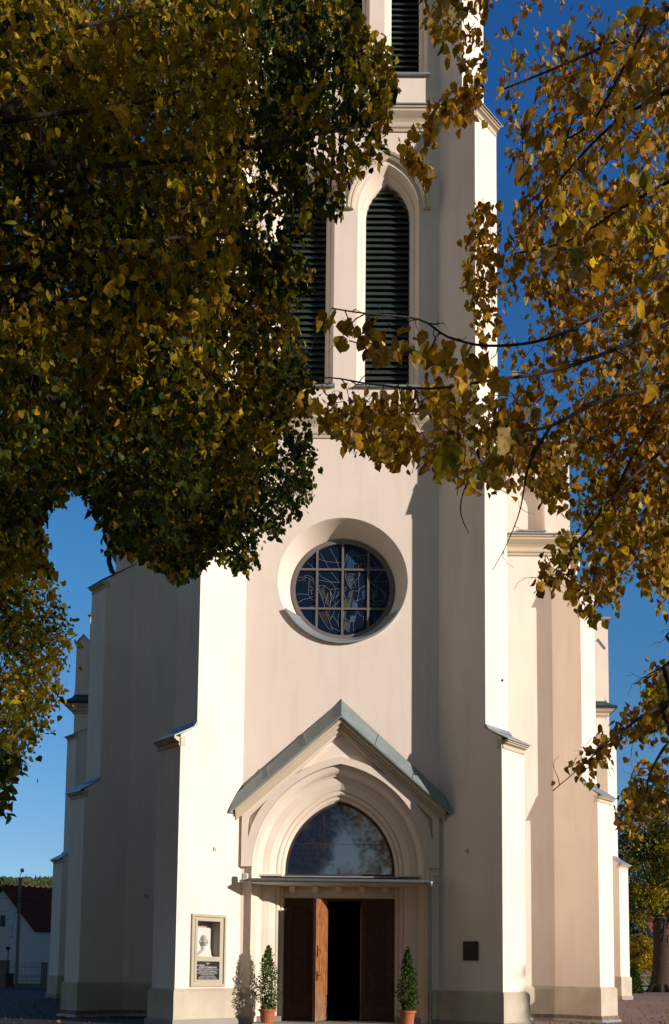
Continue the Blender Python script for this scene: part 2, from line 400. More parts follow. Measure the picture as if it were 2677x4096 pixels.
# portal plate (gabled relief around the arch)
mb = MB()
ap = 8.62; ee = 5.86; pw = 2.74
oa = arch(PA, PR, PZ, 4.43, off=.88, n=22)
outer = [(-pw, 4.43)] + oa + [(pw, 4.43), (pw, ee), (0, ap), (-pw, ee)]
rr = PR + .88 + .20; cc = PR - PA
def arcx(x): return PZ + math.sqrt(rr * rr - (abs(x) + cc) ** 2)
top = [(0, 8.24)] + [(-1.30 + 2.60 * i / 12, arcx(-1.30 + 2.60 * i / 12)) for i in range(13)]
sidel = [(-2.02, 6.32), (-2.56, 5.80), (-2.56, 5.22), (-2.47, 5.56), (-2.30, 5.93), (-2.16, 6.15)]
sider = [(-x, z) for x, z in sidel]
hs = [top, sidel, sider]
yf = -.13
mb.poly_holes(outer, hs, lambda u, v: (u, yf, v))
for l in hs:
    mb.strip([(u, yf, v) for u, v in l], [(u, -.002, v) for u, v in l], close=True)
mb.strip([(u, yf, v) for u, v in outer], [(u, -.002, v) for u, v in outer], close=True)
mb.build('portal_gable', plaster_trim, church, weld=True)
# coping
mb = MB()
for s in (-1, 1):
    wa, we = (0, 0, 9.2), (s * 2.95, -.18, 6.40)
    fa, fe = (0, -.42, 8.63), (s * 3.05, -.42, 5.93)
    fa2, fe2 = (0, -.42, 8.575), (s * 3.05, -.42, 5.875)
    mb.face([wa, we, fe, fa], 0); mb.face([fa, fe, fe2, fa2], 0)
    mb.face([fe, fe2, (s * 2.80, -.1, 5.9), we], 0)
    mb.face([fa2, fe2, (s * 2.80, -.1, 6.1), (0, -.1, 8.70)], 1)
    for k in (.36, .70):                       # seams
        a = Vector(wa).lerp(Vector(we), k); b = Vector(fa).lerp(Vector(fe), k - .05)
        mb.tube([a + Vector((0, -.004, .004)), b + Vector((0, -.004, .008))], .014, 6, 0)
    # rake moulding under the coping, two steps
    for (y0, y1, d0, d1) in ((-.36, -.1, .02, .12), (-.27, -.1, .12, .20), (-.20, -.1, .20, .30)):
        p = []
        for d in (d0, d1):
            for y in (y0, y1):
                p.append([(0, y, 8.58 - d), (s * 2.90, y, 8.58 - d - 2.57)])
        (a0, a1), (b0, b1), (c0, c1), (d0_, d1_) = p
        mb.face([a0, a1, c1, c0], 1); mb.face([c0, c1, d1_, d0_], 1); mb.face([a1, b1, d1_, c1], 1)
mb.tube([(0, 0, 9.21), (0, -.425, 8.635)], .02, 6, 0)
mb.build('portal_coping', [copper, trim_olive], church)

# ---- portal window
gw = MB(); L = arch(PA, PR, PZ, 4.27, n=22); gw.idx([gw.V((x, .735, z)) for x, z in L])
pwn = MB()
for (o1, y1), (o2, y2) in zip([(.0, .70), (-.07, .69), (-.07, .74)], [(-.07, .69), (-.07, .74), (-.07, .741)]):
    pwn.strip(ring_pts(o1, y1, 4.27), ring_pts(o2, y2, 4.27))
pwn.box(-PA, PA, .66, .72, 4.21, 4.31)
wfr = mat('brown_window_frame', (.06, .035, .025), .5)
pf = pwn.build('portal_window', wfr, church)
gw.build('window_glass', glass_portal, pf)
b = MB(); b.box(-.47, -.458, .729, .7345, 4.3, 6.1); b.box(-1.42, -.47, .729, .7345, 5.18, 5.192); b.box(-.458, 1.42, .729, .7345, 5.18, 5.192)
b.build('glazing_bar', wfr, pf)
b = MB(); b.box(-1.62, 1.62, .45, .659, 4.20, 4.235); b.build('window_sill', zinc, pf)

# ---- doors
dr = MB(); dr.box(-1.56, -1.50, .66, .76, .16, 3.62); dr.box(1.50, 1.56, .66, .76, .16, 3.62); dr.box(-1.5, 1.5, .66, .76, 3.55, 3.62)
doorf = dr.build('door_frame', wood_dark, church)
def leaf_panel(x0, x1, nm):
    d = MB(); d.box(x0, x1, .70, .75, .18, 3.55)
    d.box(x0, x0 + .16, .665, .70, .18, 3.55); d.box(x1 - .16, x1, .665, .70, .18, 3.55)
    d.box(x0 + .16, x1 - .16, .665, .70, .18, .62); d.box(x0 + .16, x1 - .16, .665, .70, 3.36, 3.55)
    xa, xb = x0 + .16, x1 - .16; xm = (xa + xb) / 2; z = .66
    while z < 3.3:                                   # herringbone boards
        for sx, xe in ((-1, xa), (1, xb)):
            z1 = z - abs(xe - xm) * .8
            if z1 < .62: continue
            d.hexa([(xm, .675, z), (xe, .685, z1), (xe, .70, z1), (xm, .70, z), (xm, .685, z + .075), (xe, .685, z1 + .075), (xe, .70, z1 + .075), (xm, .70, z + .075)])
        z += .10
    return d.build('door_leaf', wood_dark, church)
leaf_panel(-1.5, -.37, 'l'); leaf_panel(.60, 1.5, 'r')
h = Vector((-.345, .68, 0)); fr = Vector((-.655, -.15, 0)); u = (fr - h).normalized(); nn = Vector((-u.y, u.x, 0))
if nn.x < 0: nn = -nn
Lw = (fr - h).length
ol = MB(); zc = 1.865
ol.obox(h + u * Lw / 2 + Vector((0, 0, zc)) - nn * .012, u * Lw / 2, nn * .024, Vector((0, 0, 1.685)), 0)
ol.obox(h + u * (Lw - .006) + Vector((0, 0, zc)) - nn * .024, u * .012, nn * .042, Vector((0, 0, 1.69)), 1)
ol.mi = 0
def rail(a0, a1, z0, z1, th=.046, side=1):
    c = h + u * (a0 + a1) / 2 + Vector((0, 0, (z0 + z1) / 2))
    ol.obox(c + nn * (-.004), u * (a1 - a0) / 2, nn * (th - .02), Vector((0, 0, (z1 - z0) / 2)))
rail(0, .13, .18, 3.55); rail(Lw - .13, Lw + .002, .18, 3.55)
for z0, z1 in ((.18, .48), (1.55, 1.72), (1.78, 1.82), (2.85, 3.02), (3.32, 3.55)): rail(.13, Lw - .13, z0, z1)
opl = ol.build('door_leaf', [wood_orange, wood_dark], church, bevel=.004); opl['label'] = 'open orange brown door leaf swung outwards'
hd = MB()
c = h + u * (Lw - .08) + nn * .04
hd.obox(c + Vector((0, 0, 1.42)), u * .02, nn * .006, (0, 0, .13))
hd.tube([c + Vector((0, 0, 1.44)), c + nn * .05 + Vector((0, 0, 1.44)), c + nn * .055 - u * .13 + Vector((0, 0, 1.45))], .01, 6)
hd.build('door_handle', darkmetal, opl); hd = MB()
hd.obox(c + Vector((0, 0, 2.1)), u * .02, nn * .006, (0, 0, .16))
hd.tube([c + Vector((0, 0, 2.14)), c + nn * .06 + Vector((0, 0, 2.14)), c + nn * .06 - u * .07 + Vector((0, 0, 2.14)), c + nn * .06 - u * .07 + Vector((0, 0, 2.02))], .008, 6)
hdo = hd.build('door_hook', darkmetal, opl)
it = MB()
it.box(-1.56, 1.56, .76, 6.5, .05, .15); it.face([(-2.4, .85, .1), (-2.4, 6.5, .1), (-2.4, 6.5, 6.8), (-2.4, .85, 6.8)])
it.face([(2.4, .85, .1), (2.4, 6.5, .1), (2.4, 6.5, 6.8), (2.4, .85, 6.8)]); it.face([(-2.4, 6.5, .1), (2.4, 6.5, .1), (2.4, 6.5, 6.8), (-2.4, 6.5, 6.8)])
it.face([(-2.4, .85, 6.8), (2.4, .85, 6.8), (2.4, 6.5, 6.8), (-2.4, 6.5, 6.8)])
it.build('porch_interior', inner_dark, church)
st = MB(); st.box(-2.30, 2.30, -.75, .78, .02, .155); st.build('door_step', granite, church, bevel=.01)

# ---- round window
mb = MB(); n = 96
def cring(r, y, a0=0, a1=360, n=96, cz=OCZ):
    return [(r * math.cos(R(a0 + (a1 - a0) * k / n)), y, cz + r * math.sin(R(a0 + (a1 - a0) * k / n))) for k in range(n + 1)]
ocul = MB()
for (r1, y1), (r2, y2) in zip([(1.52, .62), (1.49, .60), (1.38, .60)], [(1.49, .60), (1.38, .60), (1.38, .68)]): ocul.strip(cring(r1, y1), cring(r2, y2))
def hbar(z): 
    w = math.sqrt(1.38 ** 2 - (z - OCZ) ** 2) + .01; ocul.box(-w, w, .605, .66, z - .028, z + .028)
def vbar(x):
    w = math.sqrt(1.38 ** 2 - x ** 2) + .01; ocul.box(x - .032, x + .032, .602, .66, OCZ - w, OCZ + w)
hbar(13.28); hbar(12.10); vbar(-.75); vbar(0); vbar(.75)
oc = ocul.build('round_window', frame_m, church)
rv = MB(); rv.strip(cring(1.86, 0), cring(1.83, .05)); rv.strip(cring(1.83, .05), cring(1.52, .66)); rv.build('window_reveal', plaster_trim, oc, smooth=True)
gl = MB(); gl.idx([gl.V(p) for p in cring(1.45, .655)[:-1]]); gl.build('window_glass', glass_blue, oc)
sl_ = MB()
A = cring(1.50, .56, 214, 326, 40); B = cring(1.885, -.10, 209, 331, 40); C = cring(1.90, -.11, 209, 331, 40)
B = [(x * .99, y, z + .06) for x, y, z in B]; C2 = [(x, y, z - .045) for x, y, z in B]; D = [(x * .99, -.0, z - .03) for x, y, z in B]
sl_.strip(A, B); sl_.strip(B, C2); sl_.strip(C2, D)
sl_.build('window_sill', zinc, oc)
# coloured panes and pale came lines of a robed figure with a raised hand
def glz(px, py):      # coordinates of the enlarged crop of the window
    p = at(1150 + px / 3.3085, 2130 + py / 3.3085, .645); return (p.x, .645, p.z)
lines = [
 [(370, 750), (300, 715), (280, 690), (300, 620), (250, 590), (195, 635), (240, 640)], [(250, 590), (200, 600), (240, 565), (300, 575), (340, 610), (375, 670)], [(300, 620), (340, 640), (350, 690), (372, 720)],
 [(285, 715), (278, 820), (295, 855), (345, 850), (372, 820)], [(310, 760), (345, 760), (360, 800), (320, 820), (310, 760)],
 [(375, 690), (430, 705), (480, 700), (560, 755), (640, 745), (715, 745), (780, 720)], [(430, 705), (415, 760), (470, 900), (520, 1080), (560, 1180), (600, 1300)],
 [(480, 710), (490, 830), (540, 800), (500, 930), (560, 990), (580, 870), (565, 760)], [(640, 750), (600, 900), (640, 940), (590, 1000), (545, 1050)], [(700, 750), (640, 870), (600, 855), (570, 780)],
 [(715, 860), (640, 960), (605, 1090), (560, 1160)], [(405, 1040), (460, 1150), (520, 1240), (570, 1290)], [(520, 1035), (560, 1120), (620, 1120), (670, 1210), (700, 1320)], [(690, 1035), (670, 1140), (670, 1210)],
 [(360, 1035), (345, 1220)], [(375, 1040), (355, 1230)], [(570, 1250), (660, 1290), (705, 1320)],
 [(745, 470), (760, 400), (790, 280), (850, 230), (900, 260), (930, 330)], [(765, 480), (770, 600), (800, 690), (850, 740), (900, 720), (890, 650), (940, 600), (960, 540)],
 [(775, 560), (840, 545), (900, 560)], [(780, 620), (820, 640), (815, 680), (850, 700)], [(820, 640), (880, 610)], [(800, 690), (860, 770), (930, 780), (990, 720), (1040, 700)],
 [(930, 240), (945, 300), (930, 400), (950, 500), (940, 620), (950, 760), (930, 880), (900, 960), (925, 990)], [(860, 320), (900, 300), (945, 320), (1000, 290), (1050, 305)], [(875, 410), (960, 420), (1020, 420)],
 [(960, 300), (975, 420), (960, 520)], [(780, 740), (745, 800), (770, 870), (820, 900), (800, 1000)], [(860, 770), (850, 860), (880, 900), (940, 900), (980, 870)], [(835, 770), (800, 860)],
 [(1080, 660), (1160, 700), (1230, 750), (1290, 790), (1320, 860)], [(1000, 730), (1060, 700), (1110, 730), (1130, 820), (1090, 880)], [(1160, 760), (1130, 860), (1150, 920), (1230, 900), (1290, 930), (1230, 960), (1150, 930)],
 [(1090, 940), (1160, 960), (1200, 1000)], [(1240, 760), (1280, 830), (1300, 900)], [(750, 1040), (740, 1120), (790, 1160), (830, 1180), (890, 1180), (910, 1040)], [(770, 1130), (750, 1270), (815, 1320)], [(830, 1180), (815, 1310)],
 [(870, 1180), (875, 1310)], [(930, 1040), (960, 1100), (1010, 1110), (1000, 1160)], [(1160, 1120), (1140, 1190), (1180, 1150)],
 [(565, 215), (610, 300), (650, 370), (690, 480)], [(430, 265), (480, 350), (520, 420), (555, 495)], [(410, 345), (460, 370), (560, 390), (715, 400)], [(265, 400), (320, 440), (360, 495)], [(345, 325), (380, 330)],
 [(410, 540), (450, 590), (560, 640), (610, 700), (640, 745)], [(410, 630), (560, 655), (715, 665)], [(580, 525), (630, 590), (690, 660)], [(125, 815), (275, 818)], [(145, 930), (200, 890), (300, 870)], [(240, 1000), (320, 985), (375, 965)],
 [(145, 590), (195, 595)], [(135, 635), (190, 630)], [(1080, 460), (1235, 465)], [(1080, 655), (1320, 648)], [(1080, 320), (1140, 380), (1220, 490)], [(1250, 530), (1150, 640)], [(295, 860), (330, 890), (370, 905)], [(1000, 320), (1030, 400), (1030, 490)],
]
lm = MB()
for l in lines: lm.tube([glz(*p) for p in l], 0.0042, 4, cap=False)
lm.build('lead_lines', leadline, oc)
panes = [([(415, 760), (480, 715), (495, 840), (470, 900)], (.06, .06, .07)), ([(490, 850), (540, 810), (560, 980), (500, 930)], (.07, .06, .07)), ([(745, 900), (770, 870), (815, 940), (800, 1000), (745, 1000)], (.08, .11, .05)),
         ([(785, 280), (850, 235), (895, 270), (880, 490), (785, 490)], (.03, .07, .14)), ([(640, 860), (700, 760), (705, 830)], (.07, .08, .04)), ([(865, 900), (930, 940), (930, 1000), (855, 1000)], (.08, .12, .19)),
         ([(835, 1100), (905, 1100), (890, 1180), (830, 1180)], (.09, .13, .20)), ([(410, 1050), (520, 1050), (540, 1230), (420, 1110)], (.045, .035, .045)), ([(985, 780), (1050, 720), (1050, 840), (1000, 900)], (.03, .08, .16)),
         ([(1160, 760), (1200, 740), (1180, 860), (1120, 900)], (.05, .08, .05)), ([(755, 1180), (820, 1180), (815, 1310), (755, 1270)], (.09, .09, .09)), ([(745, 1040), (780, 1040), (760, 1150), (742, 1120)], (.08, .11, .05)),
         ([(825, 770), (865, 790), (840, 1000), (805, 1000)], (.08, .09, .09)), ([(780, 575), (870, 555), (885, 650), (845, 730), (800, 680)], (.06, .07, .09))]
pm = MB(); pmats = []
for k, (pts, c) in enumerate(panes):
    pmats.append(glass_mat('stained_pane', tuple(q * .8 for q in c))); pm.mi = k; pm.idx([pm.V((lambda q: (q[0], .650, q[2]))(glz(*p))) for p in pts])
pm.build('stained_panes', pmats, oc)

# ---- louvred lancets
def lancet(cx, a, Rr, zs, z0, hood, drop=.25):
    o = MB(); pr = [(0, 0), (-.10, .20), (-.14, .21), (-.20, .30), (-drop, .33), (-drop, .60)]
    for (o1, y1), (o2, y2) in zip(pr, pr[1:]): o.strip(ring_pts(o1, y1, z0, a, Rr, zs, cx, 14), ring_pts(o2, y2, z0, a, Rr, zs, cx, 14))
    w = o.build('louvred_window', plaster_trim, church)
    lv = MB(); z = z0 + .1; aa = a - drop; c = Rr - a; r = Rr - drop
    apex = zs + math.sqrt(r * r - c * c)
    while z < apex - .1:
        hw = aa if z < zs else max(0.05, math.sqrt(max(r * r - (z - zs + .1) ** 2, 0)) - c)
        if hw > .06:
            hw += .03
            lv.hexa([(cx - hw, .38, z), (cx + hw, .38, z), (cx + hw, .395, z - .02), (cx - hw, .395, z - .02),
                     (cx - hw, .47, z + .165), (cx + hw, .47, z + .165), (cx + hw, .485, z + .148), (cx - hw, .485, z + .148)])
            lv.box(cx - hw, cx + hw, .372, .385, z - .02, z + .01)
        z += .19
    lv.build('louvre', louvre_m, w)
    bk = MB(); bk.idx([bk.V((x, .60, z_)) for x, z_ in arch(a, Rr, zs, z0, cx=cx, off=-drop + .01)]); bk.build('dark_backing', inner_dark, w)
    sl2 = MB(); e_ = a + .06
    sl2.hexa([(cx - e_, -.10, z0 - .06), (cx + e_, -.10, z0 - .06), (cx + e_, .0, z0 - .05), (cx - e_, .0, z0 - .05), (cx - e_, -.10, z0 - .01), (cx + e_, -.10, z0 - .01), (cx + e_, .40, z0 + .05), (cx - e_, .40, z0 + .05)])
    sl2.build('window_sill', zinc, w)
    if hood:
        hm = MB()
        hp = [(.13, 0), (.13, -.07), (.19, -.10), (.22, -.07), (.24, -.12), (.30, -.14), (.34, -.10), (.34, 0)]
        for (o1, y1), (o2, y2) in zip(hp, hp[1:]): hm.strip(ring_pts(o1, y1, zs + .02, a, Rr, zs, cx, 14), ring_pts(o2, y2, zs + .02, a, Rr, zs, cx, 14))
        for s in (-1, 1):
            x0 = cx + s * (a + .13); x1 = cx + s * (a + .34)
            hm.face([(x0, 0, zs + .02), (x0, -.07, zs + .02), (x0 + s * .06, -.1, zs + .02), (x0 + s * .11, -.12, zs + .02), (x1, -.12, zs + .02), (x1, 0, zs + .02)])
        hm.build('hood_moulding', trim_olive, w)
for s in (-1, 1): lancet(s * LC, LA, LR, LZ, LS, True)
for s in (-1, 0, 1): lancet(s * UC, UA, UR, UZ, US, False, .22)

# ---- cornices
def cornice(x0, x1, y, z0, z1, name='cornice', proj=.26, parent=church, m1=trim_olive, m2=zinc):
    H = z1 - z0
    pr = [(0, 0), (.04, 0), (.05, .10), (.09, .14), (.10, .22), (.09, .30), (.05, .34), (.06, .42), (.10, .52), (.17, .62), (.22, .70), (.22, .80), (.26, .82), (.26, .90), (0, .90)]
    c = MB(); k = proj / .26
    A_ = [(x0, y - p * k, z0 + q * H) for p, q in pr]; B_ = [(x1, y - p * k, z0 + q * H) for p, q in pr]
    c.strip(A_, B_, 0); c.face(A_, 0); c.face(B_[::-1], 0)
    c.hexa([(x0, y - .30 * k, z0 + .905 * H), (x1, y - .30 * k, z0 + .905 * H), (x1, y, z0 + .905 * H), (x0, y, z0 + .905 * H),
            (x0, y - .30 * k, z0 + .955 * H), (x1, y - .30 * k, z0 + .955 * H), (x1, y, z0 + 1.25 * H), (x0, y, z0 + 1.25 * H)], 1)
    return c.build(name, [m1, m2], parent)
cornice(-HW - .2, HW + .2, 0, 16.92, 17.66)
cornice(-HW - .2, HW + .2, 0, 26.49, 27.18)

# ---- diagonal buttresses
def buttress(cw, y0, s, secs, ss, par=church, hole=None, plinth=None, capm=zinc, ov=.16, top=None):
    """corner crease (cw,y0) on the front wall, side s; secs=[(z0,z1,t)] lower to upper"""
    o = MB()
    def P(u, v, z):       # u out along the diagonal, v across it, v=0 on the front-facing flank
        x = cw + u * 1.0 + v; y = y0 - u + v
        return (s * x, y, z)
    for i, (z0, z1, t) in enumerate(secs):
        q = [P(-.02, 0, 0)[:2], P(t, 0, 0)[:2], P(t, ss, 0)[:2], P(-.02, ss, 0)[:2]]
        if hole and i == 0:
            L_ = t * math.sqrt(2)
            o.poly_holes([(-.02, z0), (L_, z0), (L_, z1), (-.02, z1)], [hole], lambda u, v: P(u / math.sqrt(2), 0, v), 0)
            o.face([(*q[1], z0), (*q[2], z0), (*q[2], z1), (*q[1], z1)], 0); o.face([(*q[2], z0), (*q[3], z0), (*q[3], z1), (*q[2], z1)], 0)
        else:
            o.prism(q, z0, z1, 0)
    ob = o.build('buttress', plaster, par)
    for i in range(len(secs)):
        z1, t = secs[i][1], secs[i][2]
        if i + 1 < len(secs): tu = secs[i + 1][2]; zt = secs[i + 1][0]
        elif top: tu, zt = top
        else: continue
        k = MB(); e_ = .03
        drop = ov * (zt - z1) / max(t - tu, .1) * .8
        zl = z1 + .0
        # sloped body of plaster under the sheet
        k.hexa([P(tu, 0, z1), P(t, 0, z1), P(t, ss, z1), P(tu, ss, z1), P(tu, 0, zt), P(t, 0, z1 + .22), P(t, ss, z1 + .22), P(tu, ss, zt)], 1)
        k.hexa([P(-.02, 0, z1), P(tu, 0, z1), P(tu, ss, z1), P(-.02, ss, z1), P(-.02, 0, zt), P(tu, 0, zt), P(tu, ss, zt), P(-.02, ss, zt)], 1)
        # sheet
        k.hexa([P(tu, -e_, zt), P(t + ov, -e_, z1 + .12), P(t + ov, ss + e_, z1 + .12), P(tu, ss + e_, zt),
                P(tu, -e_, zt + .03), P(t + ov, -e_, z1 + .15), P(t + ov, ss + e_, z1 + .15), P(tu, ss + e_, zt + .03)], 0)
        k.hexa([P(tu - .01, -e_, zt), P(tu + .09, -e_, zt - .03), P(tu + .09, ss + e_, zt - .03), P(tu - .01, ss + e_, zt),
                P(tu - .01, -e_ * .5, zt + .12), P(tu + .012, -e_ * .5, zt + .12), P(tu + .012, ss + e_ * .5, zt + .12), P(tu - .01, ss + e_ * .5, zt + .12)], 0)
        # end moulding
        pr = [(0, .0), (.018, .0), (.03, .045), (.018, .075), (.02, .10), (.05, .125), (.09, .135), (.10, .165), (.13, .17), (.13, .23), (0, .23)]
        A_ = [P(t + p, .02, z1 - .08 + q) for p, q in pr]; B_ = [P(t + p, ss - .02, z1 - .08 + q) for p, q in pr]
        k.strip(A_, B_, 2); k.face(A_, 2); k.face(B_[::-1], 2)
        for vv in (-.006, ss + .001):
            k.hexa([P(t - .10, vv, z1 - .08), P(t + .0, vv, z1 - .08), P(t + .0, vv + .006, z1 - .08), P(t - .10, vv + .006, z1 - .08),
                    P(t - .10, vv, z1 + .20), P(t, vv, z1 + .14), P(t, vv + .006, z1 + .14), P(t - .10, vv + .006, z1 + .20)], 2)
        k.build('buttress_cap', [capm, plaster, trim_olive], ob)
    if plinth:
        zg, zb, zt, hasr = plinth
        t = secs[0][2]; k = MB()
        def band(z0, z1, d, mi, d2=None):
            d2 = d if d2 is None else d2
            a = [P(-.02, -d, z0), P(t + d, -d, z0), P(t + d, ss + d, z0), P(-.02, ss + d, z0)]
            b_ = [P(-.02, -d2, z1), P(t + d2, -d2, z1), P(t + d2, ss + d2, z1), P(-.02, ss + d2, z1)]
            k.hexa(a + b_, mi)
        band(zb, zt - .10, .055, 0); band(zt - .10, zt - .06, .055, 0, .035); band(zt - .06, zt - .05, .045, 0); band(zt - .05, zt, .042, 0, .003)
        band(zg - .3, zb, .075 if hasr else .09, 1)
        if hasr: band(zg - .3, zg + .10, .12, 2)
        k.build('plinth', [plinth_m, rubble if hasr else granite, zinc], ob)
    return ob
nich = (.711, 1.454, 1.91, 2.86)
T = (1.496, 1.129, .918, .60)
for s in (-1, 1):
    secs = [(-.1, 7.55, T[0]), (8.10, 15.15, T[1]), (15.9, 26.25, T[2]), (26.9, 36, T[3])]
    hole = [(nich[0], nich[2]), (nich[1], nich[2]), (nich[1], nich[3]), (nich[0], nich[3])] if s < 0 else None
    buttress(HW, 0, s, secs, SS, hole=hole, plinth=(.1, .27, 1.07, False))
# front wall plinth pieces between portal and buttress
for s in (-1, 1):
    k = MB(); xa, xb = sorted((s * 2.44, s * 2.90))
    k.box(xa, xb, -.055, .0, .27, .97, 0)
    k.hexa([(xa, -.055, .97), (xb, -.055, .97), (xb, 0, .97), (xa, 0, .97), (xa, -.003, 1.07), (xb, -.003, 1.07), (xb, 0, 1.07), (xa, 0, 1.07)], 0)
    k.box(xa, xb, -.09, .0, 0, .27, 1)
    k.build('plinth', [plinth_m, granite], church)
    k = MB(); xa, xb = sorted((s * 1.60, s * 2.42)); k.box(xa, xb, .02 if 0 else .1, .55, .0, .30, 0); k.build('jamb_base', granite, church)
# downpipe on the right of the canopy
k = MB(); k.tube([(2.47, -.62, 4.0), (2.47, -.55, 3.93), (2.50, -.13, 3.86), (2.50, -.11, 3.7), (2.50, -.11, .25), (2.50, -.2, .14)], .045, 10)
for z in (3.3, 2.2, 1.2, .55): k.tube([(2.50, -.11, z - .02), (2.50, -.11, z + .02)], .055, 10)
k.build('downpipe', zinc, church, smooth=True)

# ---- nave
NW, NY = 8.168, 9.25; NC = NW + SS
nv = MB()
for s in (-1, 1):
    x0, x1 = sorted((s * 3.49, s * NC))
    nich_l = arch(.545, .95, 20.0, 18.89, cx=s * 7.385, n=8)
    outer = [(x0, -.3), (x1, -.3), (x1, 21.45), (x0, 21.45)]
    nv.poly_holes(outer, [nich_l], lambda u, v: (u, NY, v))
    nv.strip([(x, NY, z) for x, z in nich_l], [(x, NY + .35, z) for x, z in nich_l], close=True)
    nv.idx([nv.V((x, NY + .35, z)) for x, z in nich_l])
    X = s * NC
    nv.face([(X, NY, -.3), (X, 64, -.3), (X, 64, 17.9), (X, NY, 17.9)])  # unseen rear of the nave, lengthened to keep sun off the left house
    nv.box(min(X, s * 6.0), max(X, s * 6.0), NY + .36, 11, 17.8, 21.45)
    nv.face([(X, NY, 17.9), (X, 11, 17.9), (X, 11, 21.45), (X, NY, 21.45)])
    nv.box(min(s * 7.95, X), max(s * 7.95, X), NY, NY + 1.1, 21.45, 22.25)
nv.build('nave_wall', plaster, church, recalc=False)
for s in (-1, 1):
    X = s * NC
    cornice(min(s * 3.4, X + s * .3), max(s * 3.4, X + s * .3), NY, 17.86, 18.60, proj=.42)
    c = MB(); c.box(*sorted((X, X + s * .3)), NY - .30, 40, 17.9, 18.45, 0); c.build('eaves', trim_olive, church)
    k = MB(); x0, x1 = sorted((s * 3.5, s * 7.95))
    k.box(x0, x1, NY - .16, NY, 21.30, 21.58, 0)
    k.hexa([(x0, NY - .2, 21.585), (x1, NY - .2, 21.585), (x1, NY + .8, 21.585), (x0, NY + .8, 21.585), (x0, NY - .2, 21.61), (x1, NY - .2, 21.61), (x1, NY + .8, 21.9), (x0, NY + .8, 21.9)], 1)
    k.build('parapet_coping', [trim_olive, zinc], church); k = MB()
    x0, x1 = sorted((s * 7.90, s * (NC + .08)))
    k.box(x0, x1, NY - .10, NY + 1.2, 22.25, 22.42, 0)
    k.hexa([(x0 - .05, NY - .16, 22.425), (x1 + .05, NY - .16, 22.425), (x1 + .05, NY + 1.25, 22.425), (x0 - .05, NY + 1.25, 22.425),
            (x0 + .1, NY + .1, 22.78), (x1 - .1, NY + .1, 22.78), (x1 - .1, NY + 1.0, 22.78), (x0 + .1, NY + 1.0, 22.78)], 1)
    k.build('pier_coping', [trim_olive, zinc], church)
    k = MB(); k.box(*sorted((s * 6.80, s * 7.97)), NY - .08, NY + .30, 18.84, 18.89, 0); k.build('niche_sill', zinc, church)
    secs = [(-.3, 7.95, 1.304), (8.62, 16.15, .875)]
    ob = buttress(NW, NY, s, secs, SS, plinth=(-.22, .02, 1.07, True), top=(-.1, 17.5))
    ob['label'] = 'nave corner buttress with rubble foundation'
    # wall plinth of the nave
    k = MB(); x0, x1 = sorted((s * 3.5, s * (NW + .1)))
    k.box(x0, x1, NY - .055, NY, .02, .97, 0); k.hexa([(x0, NY - .055, .97), (x1, NY - .055, .97), (x1, NY, .97), (x0, NY, .97), (x0, NY - .003, 1.07), (x1, NY - .003, 1.07), (x1, NY, 1.07), (x0, NY, 1.07)], 0)
    k.box(x0, x1, NY - .075, NY, -.5, .02, 1); k.box(x0, x1, NY - .12, NY, -.5, -.12, 2)
    k.build('plinth', [plinth_m, rubble, zinc], church)
    k = MB(); X = s * (NC + .42)
    k.tube([(X, NY - .30, 18.35), (X, 40, 18.35)], .09, 8)
    k.tube([(X, NY + .5, 18.3), (X, NY + .5, 17.7), (X - s * .12, NY + .5, 17.35), (X - s * .36, NY + .5, 17.05), (X - s * .38, NY + .55, 16.9)], .10, 10)
    k.build('gutter', darkmetal if s < 0 else zinc, church, smooth=True)
    # tower side plinth
rf = MB()
rf.face([(-NC - .5, NY + 1.2, 18.4), (0, NY + 1.2, 27), (0, 64, 27), (-NC - .5, 64, 18.4)]); rf.face([(NC + .5, NY + 1.2, 18.4), (0, NY + 1.2, 27), (0, 64, 27), (NC + .5, 64, 18.4)])
rf.face([(-NC, NY + 1.2, 18.4), (0, NY + 1.2, 27), (NC, NY + 1.2, 18.4)])
rf.build('nave_roof', roof_slate, church)

